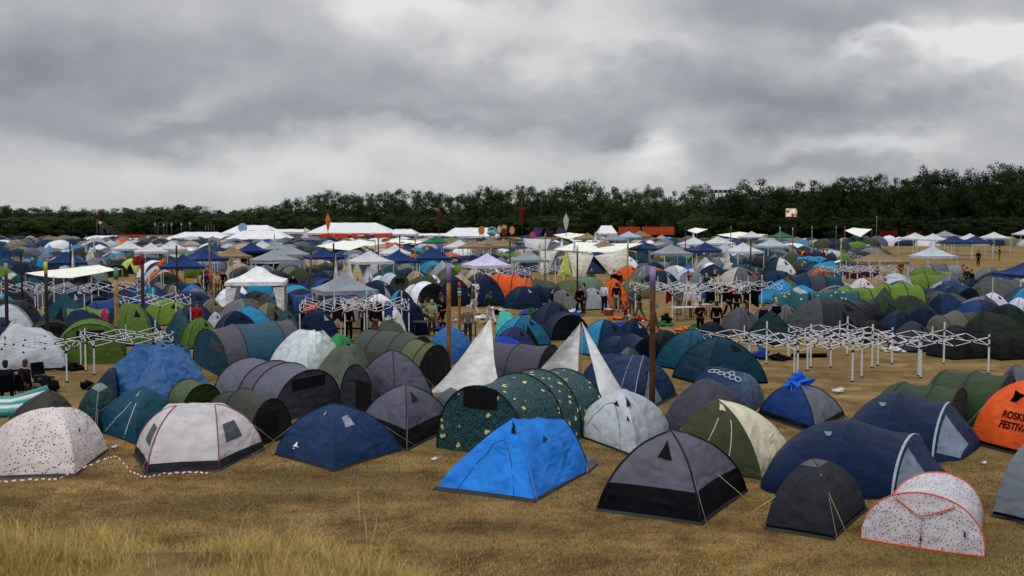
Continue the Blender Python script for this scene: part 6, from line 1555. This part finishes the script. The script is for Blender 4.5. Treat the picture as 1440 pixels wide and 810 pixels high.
# grass blades
def blades(name, label, n, region, hmin, hmax, wid, m, seed, dens=None, bendk=.5, tuft=False):
    rs = np.random.RandomState(seed); x0, x1, y0, y1 = region
    X = rs.uniform(x0, x1, n); Y = rs.uniform(y0, y1, n)
    keep = np.abs(X) < .46 * Y + .6
    if dens is not None: keep &= np.array([rs.rand() < dens(x, y) for x, y in zip(X, Y)])
    X, Y = X[keep], Y[keep]; n = len(X); Z = np.array([gz(x, y) for x, y in zip(X, Y)]) - .01
    h = rs.uniform(hmin, hmax, n) * (.7 + .6 * rs.rand(n)); a = rs.uniform(0, 2 * np.pi, n); h = h * (np.array([max(.45, .8 + 1.5 * noise.noise(Vector((x * 1.9, y * 1.9, 7)))) for x, y in zip(X, Y)]) if tuft else 1.0); b = rs.uniform(.1, bendk, n) * h; ba = rs.uniform(0, 2 * np.pi, n)
    w = wid * (.6 + .8 * rs.rand(n)) * (Y / 15.0) ** .5
    dx, dy = np.cos(a) * w, np.sin(a) * w; bx, by = np.cos(ba) * b, np.sin(ba) * b
    V = np.empty((n, 5, 3))
    V[:, 0] = np.stack([X - dx, Y - dy, Z], 1); V[:, 1] = np.stack([X + dx, Y + dy, Z], 1)
    V[:, 2] = np.stack([X - dx * .7 + bx * .35, Y - dy * .7 + by * .35, Z + h * .6], 1); V[:, 3] = np.stack([X + dx * .7 + bx * .35, Y + dy * .7 + by * .35, Z + h * .6], 1)
    V[:, 4] = np.stack([X + bx, Y + by, Z + h], 1)
    me = bpy.data.meshes.new(name); me.vertices.add(n * 5); me.vertices.foreach_set('co', V.reshape(-1).astype(np.float32))
    base = (np.arange(n) * 5)[:, None]
    loops = np.concatenate([base + np.array([[0, 1, 3, 2]]), base + np.array([[2, 3, 4]])], 1).reshape(-1)
    me.loops.add(len(loops)); me.loops.foreach_set('vertex_index', loops.astype(np.int32))
    st = np.stack([np.arange(n) * 7, np.arange(n) * 7 + 4], 1).reshape(-1); me.polygons.add(2 * n); me.polygons.foreach_set('loop_start', st.astype(np.int32))
    at = me.attributes.new('tone', 'FLOAT', 'POINT'); at.data.foreach_set('value', np.repeat(rs.rand(n), 5).astype(np.float32))
    me.update(); me.validate(); me.materials.append(m)
    o = link(name, me); tag(o, label, 'grass', kind='stuff'); print(name, n)
t = NT('short_grass'); c, fn_ = ground_colour(t); at = t.add('ShaderNodeAttribute', attribute_name='tone')
c = t.mix(1.0, c, t.ramp(at.outputs['Fac'], [(0, (.55, .5, .42, 1)), (.6, (.78, .74, .66, 1)), (1, (1, .97, .88, 1))]), 'MULTIPLY'); c = t.mix(1.0, c, (1.5, 1.5, 1.45, 1), 'MULTIPLY')
SHORT = t.bsdf(c, .8, None, trans=.25, spec=.1)
t = NT('tall_dry_grass'); pos = t.geo(); at = t.add('ShaderNodeAttribute', attribute_name='tone')
pn = t.noise(pos, 1.3, 4, .65)
tf = t.math('ADD', t.math('MULTIPLY', at.outputs['Fac'], .5), t.math('MULTIPLY', t.math('SUBTRACT', pn, .12), .85))
c = t.ramp(tf, [(.24, (.085, .078, .014, 1)), (.37, (.24, .175, .038, 1)), (.49, (.44, .31, .085, 1)), (.65, (.62, .45, .16, 1)), (.84, (.74, .58, .27, 1))])
TALL = t.bsdf(c, .8, None, trans=.25, spec=.1)
blades('short_grass', 'short dry trodden grass in front of the first tents', 260000, (-12, 12, 17.5, 34), .02, .055, .006, SHORT, 3, lambda x, y: max(.25, 1.25 - (y - 17) / 16))
def dt(x, y):
    v = noise.noise(Vector((x * 1.1, y * 1.1, 0)))
    v = v * 1.4; k = (1 - sm(-1.6, .9, x - .25 * (13 - y))) * sm(6.0, 8.5, y) * (1 - sm(14.5, 17.5, y)); return max(0, k * max(.35, .75 + 1.2 * v))
blades('tall_grass', 'tall dry seeding grass on the bank at the lower left', 150000, (-7.5, 3.4, 7.0, 17.5), .05, .24, .0032, TALL, 4, dt, 1.1, True)
blades('tufted_grass', 'shaggy dry grass on the slope at the bottom of the view', 60000, (-8, 10, 14.5, 20.5), .03, .10, .004, TALL, 6, lambda x, y: max(0, .45 + .9 * noise.noise(Vector((x * .8, y * .8, 5)))) * (1 - sm(18.5, 20.5, y)), .9)
# a few single long stalks
for i, (px, top, bx, by, lab) in enumerate(((532, 718, 522, 785, 'tall straw stalk leaning right on the bank, upright one'), (576, 740, 524, 768, 'long straw stalk bent far to the right on the bank'), (503, 690, 506, 720, 'single thin straw stalk standing behind the bank'), (512, 724, 518, 775, 'straight straw stalk left of the leaning ones'))):
    a = depth(bx, by, 12.5); b = depth(px, top, 12.8); o = link('grass_stalk', G().tube([a - Vector((0, 0, .25)), a.lerp(b, .5) + Vector((0, 0, .03)), b], .005, 4, True, .002).data('grass_stalk', plain('straw', P(190, 174, 120), .8))); tag(o, lab, 'grass stalk', 'single long straw stalks')

# ------------------------------------------------------------------ trees
def crown_mesh(k, nclump, leaves, lsz, gap):
    rs = np.random.RandomState(100 + k); C = []
    while len(C) < nclump:
        p = rs.uniform(-1, 1, 3)
        d = (abs(p[0]) ** 2.6 + abs(p[1]) ** 2.6 + abs(p[2] * (1.0 if p[2] > 0 else .9)) ** 2.6) ** (1 / 2.6)
        if d > 1 or d < .25: continue
        n = noise.noise(Vector((p[0] * 1.8 + k * 5, p[1] * 1.8, p[2] * 1.8)))
        if n < -.12 * gap and rs.rand() < .9: continue
        C.append(p * (1 + .12 * n) * (1 if d < .6 else rs.uniform(.9, 1)))
    C = np.array(C); C[:, 0] *= .52; C[:, 1] *= .42; C[:, 2] = (.53 + C[:, 2] * .46) if k not in (3, 5) else (.62 + C[:, 2] * .38)
    n = nclump * leaves; cen = np.repeat(C, leaves, 0); r = rs.normal(size=(n, 3)); r /= np.linalg.norm(r, axis=1)[:, None]
    rad = .10 * np.repeat(rs.uniform(.6, 1.35, nclump), leaves)[:, None] * rs.uniform(.5, 1, (n, 1)); P0 = cen + r * rad * np.array([1.1, 1.0, .75])
    nn = r * 1.8 + (cen - np.array([0, 0, .45])) * 1.2 + rs.normal(size=(n, 3)) * .10; nn /= np.linalg.norm(nn, axis=1)[:, None]
    a = np.cross(nn, rs.normal(size=(n, 3))); a /= np.linalg.norm(a, axis=1)[:, None]; b = np.cross(nn, a); s = lsz * rs.uniform(.6, 1.3, (n, 1))
    V = np.stack([P0 - a * s, P0 - b * s * .6, P0 + a * s, P0 + b * s * .6], 1).reshape(-1, 3)
    me = bpy.data.meshes.new('crown'); me.vertices.add(4 * n); me.vertices.foreach_set('co', V.reshape(-1).astype(np.float32)); me.loops.add(4 * n); me.loops.foreach_set('vertex_index', np.arange(4 * n, dtype=np.int32))
    me.polygons.add(n); me.polygons.foreach_set('loop_start', np.arange(0, 4 * n, 4, dtype=np.int32)); 
    at = me.attributes.new('tone', 'FLOAT', 'POINT'); at.data.foreach_set('value', np.repeat(rs.rand(nclump), leaves * 4).astype(np.float32))
    me.update(); me.validate()
    return me, C
def leafm(name, a, b):
    t = NT(name); at = t.add('ShaderNodeAttribute', attribute_name='tone'); oi = t.add('ShaderNodeObjectInfo')
    k = t.math('ADD', t.math('MULTIPLY', at.outputs['Fac'], .6), t.math('MULTIPLY', oi.outputs['Random'], .4)); return t.bsdf(t.mix(k, a, b), .6, None, trans=.10, spec=.06)
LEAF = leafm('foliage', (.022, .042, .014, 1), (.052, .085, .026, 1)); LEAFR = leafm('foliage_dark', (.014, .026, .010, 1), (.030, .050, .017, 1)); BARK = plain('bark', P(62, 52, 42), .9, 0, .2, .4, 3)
TREES = []
for k in range(7):
    cm_, C = crown_mesh(k, 150 + 10 * (k % 3), 64, .0165, (.6, .4, .5, 1.0, .5, 1.1, .4)[k]); g = G(); g.tube([(0, 0, 0), (.01, 0, .2), (-.005, .01, .42), (.01, 0, .8)], .022, 7, True, .006)
    for q in range(0, len(C), 12):
        c_ = Vector(C[q]); st = Vector((0, 0, min(.7, max(.22, c_.z - .25)))); g.tube([st, st.lerp(c_, .5) + Vector((0, 0, .02)), c_], .007, 4, False, .003)
    cm_.materials.append(LEAF); TREES.append((cm_, g.data('trunk', BARK)))
prof = [(0, 290, 232), (40, 291, 232), (90, 289, 232), (128, 292, 234), (140, 299, 236), (170, 294, 300), (205, 290, 300), (240, 291, 300), (262, 287, 300), (300, 293, 300), (340, 293, 300), (372, 290, 298), (398, 286, 292), (412, 277, 290), (440, 273, 288), (470, 268, 286), (495, 271, 285),
        (520, 268, 284), (552, 265, 283), (585, 268, 282), (612, 272, 282), (648, 271, 280), (690, 262, 280), (712, 261, 278), (738, 259, 276), (770, 264, 276), (800, 256, 274), (828, 254, 272), (860, 262, 270), (885, 264, 268), (912, 260, 266), (945, 268, 262), (965, 262, 258), (985, 259, 256),
        (1035, 252, 250), (1062, 249, 250), (1090, 251, 250), (1124, 258, 246), (1140, 249, 246), (1165, 246, 246), (1195, 247, 244), (1225, 238, 244), (1252, 244, 244), (1280, 242, 242), (1308, 233, 242), (1340, 236, 241), (1368, 238, 240), (1395, 234, 240), (1420, 229, 240), (1450, 232, 240)]
def ptop(px):
    for (a, ta, ya), (b, tb, yb) in zip(prof, prof[1:]):
        if a <= px <= b: u = (px - a) / (b - a); return ta + (tb - ta) * u, ya + (yb - ya) * u
    return (prof[0][1], prof[0][2]) if px < 0 else (prof[-1][1], prof[-1][2])
ti = 0
def zone(px): return 'at the far left' if px < 135 else 'behind the left marquees' if px < 400 else 'behind the orange fronted marquee' if px < 600 else 'behind the crimson pennants' if px < 800 else 'behind the orange hoarding' if px < 995 else 'right of the floodlight mast' if px < 1115 else 'above the right hoardings' if px < 1290 else 'at the right edge'
tl = []
def tree(px, top, Y, wide, depth_=0):
    global ti
    A = depth(px, top, Y); H = max(5, A.z) * 1.0; k = (ti * 3 + int(px) % 2) % 7; ti += 1
    root = thing('broadleaf_tree', 'x', 'tree', (A.x, Y, 0), 'trees closing the far side of the field', rnd.uniform(0, 6.28)); w = wide * H; root.scale = (w, w, H)
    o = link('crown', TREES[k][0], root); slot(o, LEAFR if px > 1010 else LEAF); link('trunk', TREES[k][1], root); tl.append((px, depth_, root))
FRONT = [(1068, 250, 92), (1030, 266, 44), (1106, 262, 44), (1140, 252, 62), (1172, 257, 40), (1198, 246, 62), (1232, 243, 50), (1262, 248, 52), (1308, 234, 74), (1352, 238, 56), (1384, 246, 36), (1412, 230, 70), (1450, 233, 60), (985, 260, 50), (950, 267, 46), (916, 260, 48), (886, 266, 42), (858, 262, 48),
         (820, 254, 66), (784, 262, 44), (764, 267, 40), (737, 259, 48), (706, 264, 44), (684, 262, 46), (655, 270, 48), (622, 272, 46), (592, 266, 54), (556, 265, 50), (525, 270, 44), (496, 271, 44), (466, 268, 52), (438, 273, 44), (411, 278, 40)]
for px, top, wpx in FRONT:
    Y = ptop(px)[1]; H = depth(px, top, Y).z; tree(px, top, Y, wpx * Y / F / .98 / H)
for px, top, Y in prof:
    if px < 400: tree(px, top + rnd.uniform(-3, 2), Y, 1.6)
px = -20
while px < 1460:
    tp, Y = ptop(px); gap = 996 < px < 1024 or 1112 < px < 1130
    if not gap: tree(px, tp + (rnd.uniform(6, 12) if px < 400 else rnd.uniform(16, 28)), Y + rnd.uniform(6, 12), rnd.uniform(1.0, 1.4) if px > 400 else 1.8, 1)
    else: tree(px, 288, Y + 60, 1.2, 1)
    px += rnd.uniform(17, 24)
px = -10
while px < 1460:
    tp, Y = ptop(px); A = depth(px, 297, 1)
    if not 840 < px < 960: tree(px, 313 + rnd.uniform(-6, 5) - (6 if px < 140 else 0), Y - 3 + rnd.uniform(-2, 5), 1.7, 2)
    px += rnd.uniform(15, 22)
# undergrowth closing the foot of the wood
rs = np.random.RandomState(9); n = 60000; pxs = rs.uniform(-40, 1480, n); Yb = np.array([ptop(q)[1] for q in pxs]) + rs.uniform(4, 22, n); hh = np.array([1.6 + 2.6 * abs(noise.noise(Vector((q * .05, 0, 0)))) + (0 if 845 < q < 955 else 1.2 if q > 420 else 3.6) for q in pxs])
P0 = np.stack([(pxs - 720) / F * Yb, Yb, rs.rand(n) ** .8 * hh], 1); nn = rs.normal(size=(n, 3)) + np.array([0, -.8, .8]); nn /= np.linalg.norm(nn, axis=1)[:, None]; a = np.cross(nn, rs.normal(size=(n, 3))); a /= np.linalg.norm(a, axis=1)[:, None]; b = np.cross(nn, a); s = rs.uniform(.2, .45, (n, 1))
V = np.stack([P0 - a * s, P0 - b * s * .7, P0 + a * s, P0 + b * s * .7], 1).reshape(-1, 3); me = bpy.data.meshes.new('undergrowth'); me.vertices.add(4 * n); me.vertices.foreach_set('co', V.reshape(-1).astype(np.float32)); me.loops.add(4 * n); me.loops.foreach_set('vertex_index', np.arange(4 * n, dtype=np.int32)); me.polygons.add(n); me.polygons.foreach_set('loop_start', np.arange(0, 4 * n, 4, dtype=np.int32)); me.update(); me.validate(); me.materials.append(leafm('undergrowth_foliage', P(30, 44, 26), P(40, 54, 30)))
tag(link('undergrowth', me), 'dark bushy undergrowth closing the foot of the wood', 'undergrowth', kind='stuff')
zs = {}
for px, dd, r in tl: zs.setdefault((zone(px), dd), []).append((px, r))
NUM = ['first', 'second', 'third', 'fourth', 'fifth', 'sixth', 'seventh', 'eighth', 'ninth', 'tenth', 'eleventh', 'twelfth', 'thirteenth', 'fourteenth', 'fifteenth', 'sixteenth', 'seventeenth', 'eighteenth', 'nineteenth', 'twentieth']
for (z, dd), L in zs.items():
    L.sort(key=lambda q: q[0])
    for i, (_, r) in enumerate(L):
        r['label'] = '%s from left of the %s %s' % (NUM[min(i, 19)], ('tall dark trees', 'trees in the second row', 'low bushy trees')[dd], z)
        if dd == 2: r.name = 'low_tree'; r['category'] = 'low tree'; r['group'] = 'low bushy trees along the foot of the wood'

# ------------------------------------------------------------------ sky
SUNE, SUNA = R(58), R(215)     # elevation, compass direction of the hidden sun
w = NT('World', True); scene.world = w.m
tc = w.add('ShaderNodeTexCoord').outputs['Generated']
sep = w.add('ShaderNodeSeparateXYZ'); w.link(tc, sep.inputs[0]); X, Y_, Z = sep.outputs
yy = w.math('MAXIMUM', Y_, .05); u = w.math('DIVIDE', X, yy); e = w.math('DIVIDE', Z, yy)
def grd(px, py):       # direction of a sky feature given by its place over the horizon
    return (px - 720) / F, (297 - py) / F
cu_ = w.add('ShaderNodeCombineXYZ'); w.link(u, cu_.inputs[0]); w.link(e, cu_.inputs[1])
def warp(scale, amt, seed):
    wn = w.add('ShaderNodeTexNoise'); w.link(w.mapping(tc, (1, 1, 1.6), (seed, 1, 2)), wn.inputs['Vector']); wn.inputs['Scale'].default_value = scale; wn.inputs['Detail'].default_value = 8; wn.inputs['Roughness'].default_value = .55
    ws = w.add('ShaderNodeSeparateColor'); w.link(wn.outputs[1], ws.inputs[0])
    return w.math('MULTIPLY', w.math('SUBTRACT', ws.outputs[0], .5), amt), w.math('MULTIPLY', w.math('SUBTRACT', ws.outputs[1], .5), amt * .55)
wa = warp(5.5, .26, 3); wb = warp(16, .07, 8)
uw = w.math('ADD', u, w.math('ADD', wa[0], wb[0])); ew = w.math('ADD', e, w.math('ADD', wa[1], wb[1]))
n1 = w.noise(w.mapping(tc, (1, 1, 2.2), (2.2, .6, 0)), 5.0, 9, .52, .15)
n2 = w.noise(w.mapping(tc, (1, 1, 1.8), (5, 3, 2)), 15.0, 8, .58, .25)
def blob(px, py, sx, sy, amp):
    a = w.math('DIVIDE', w.math('SUBTRACT', uw, (px - 720) / F), sx / F); b = w.math('DIVIDE', w.math('SUBTRACT', ew, (297 - py) / F), sy / F)
    d = w.math('ADD', w.math('MULTIPLY', a, a), w.math('MULTIPLY', b, b)); return w.math('MULTIPLY', w.math('EXPONENT', w.math('MULTIPLY', d, -1)), amp)
val = w.math('ADD', w.math('MULTIPLY', w.math('SUBTRACT', n1, .5), .38), w.math('MULTIPLY', w.math('SUBTRACT', n2, .5), .17))
lowc = w.ramp(e, [(.03, .35), (.08, 1.0)])      # the far layer near the horizon is smoother
val = w.math('MULTIPLY', val, lowc); val = w.math('ADD', val, .50)
for bl_ in ((1400, 75, 110, 36, .46), (1235, 78, 60, 11, .18), (580, 18, 100, 36, .22), (735, 14, 60, 22, -.16), (850, 60, 130, 60, .10), (945, 232, 70, 26, .24), (1260, 205, 100, 16, .16), (560, 228, 360, 26, .10), (250, 130, 70, 22, .08), (640, 60, 260, 70, .12), (300, 235, 360, 34, .04), (500, 300, 900, 40, .07), (300, 240, 500, 50, .06), (1400, 130, 120, 40, .04),
            (80, 80, 170, 60, -.13), (1130, 45, 190, 46, -.14), (330, 70, 180, 40, -.06), (700, 128, 330, 30, -.10), (1190, 150, 240, 30, -.16), (880, 212, 34, 22, -.22), (1150, 236, 120, 20, -.10), (240, 165, 260, 22, -.10), (650, 175, 300, 10, -.06), (1100, 90, 300, 20, .04)):
    val = w.math('ADD', val, blob(*bl_))
c = w.ramp(val, [(.12, (.160, .173, .200, 1)), (.28, (.248, .265, .297, 1)), (.42, (.36, .38, .412, 1)), (.56, (.54, .55, .565, 1)), (.76, (.80, .80, .80, 1))])
zen = w.ramp(Z, [(.20, 1.0), (.5, 2.3), (1.0, 3.2)]); zen.node.color_ramp.elements[2].color = (2.6, 2.6, 2.6, 1); zen.node.color_ramp.elements[1].color = (1.8, 1.8, 1.8, 1)
c = w.mix(1.0, c, zen, 'MULTIPLY')
sky = w.add('ShaderNodeTexSky', sky_type='NISHITA'); sky.sun_disc = False; sky.sun_elevation = SUNE; sky.sun_rotation = SUNA
b1 = w.add('ShaderNodeBackground'); w.link(sky.outputs[0], b1.inputs[0]); b1.inputs[1].default_value = .05
b2 = w.add('ShaderNodeBackground'); w.link(c, b2.inputs[0]); b2.inputs[1].default_value = 1.0
mx = w.add('ShaderNodeMixShader'); mx.inputs[0].default_value = .95; w.link(b1.outputs[0], mx.inputs[1]); w.link(b2.outputs[0], mx.inputs[2])
ow = w.add('ShaderNodeOutputWorld'); w.link(mx.outputs[0], ow.inputs[0])

sun = bpy.data.lights.new('sun', 'SUN'); sun.energy = 1.0; sun.angle = R(22); sun.color = (1, .97, .93)
so = bpy.data.objects.new('sun', sun); col.objects.link(so)
dv = Vector((math.sin(SUNA) * math.cos(SUNE), math.cos(SUNA) * math.cos(SUNE), math.sin(SUNE))); so.rotation_euler = dv.to_track_quat('Z', 'Y').to_euler(); so.location = dv * 60

cam = bpy.data.cameras.new('camera'); cam.lens = 40.0; cam.sensor_width = 36; cam.clip_start = .1; cam.clip_end = 6000
cam.dof.use_dof = True; cam.dof.focus_distance = 34; cam.dof.aperture_fstop = 2.0
co = bpy.data.objects.new('camera', cam); col.objects.link(co); co.location = (0, 0, EYE); co.rotation_euler = (R(90) - TH, 0, 0)
scene.camera = co
vs_ = scene.view_settings; vs_.view_transform = 'Standard'; vs_.look = 'None'; vs_.exposure = 0; vs_.gamma = 1; vs_.use_curve_mapping = False
scene.cycles.max_bounces = 5; scene.cycles.diffuse_bounces = 3; scene.cycles.glossy_bounces = 2; scene.cycles.use_denoising = True
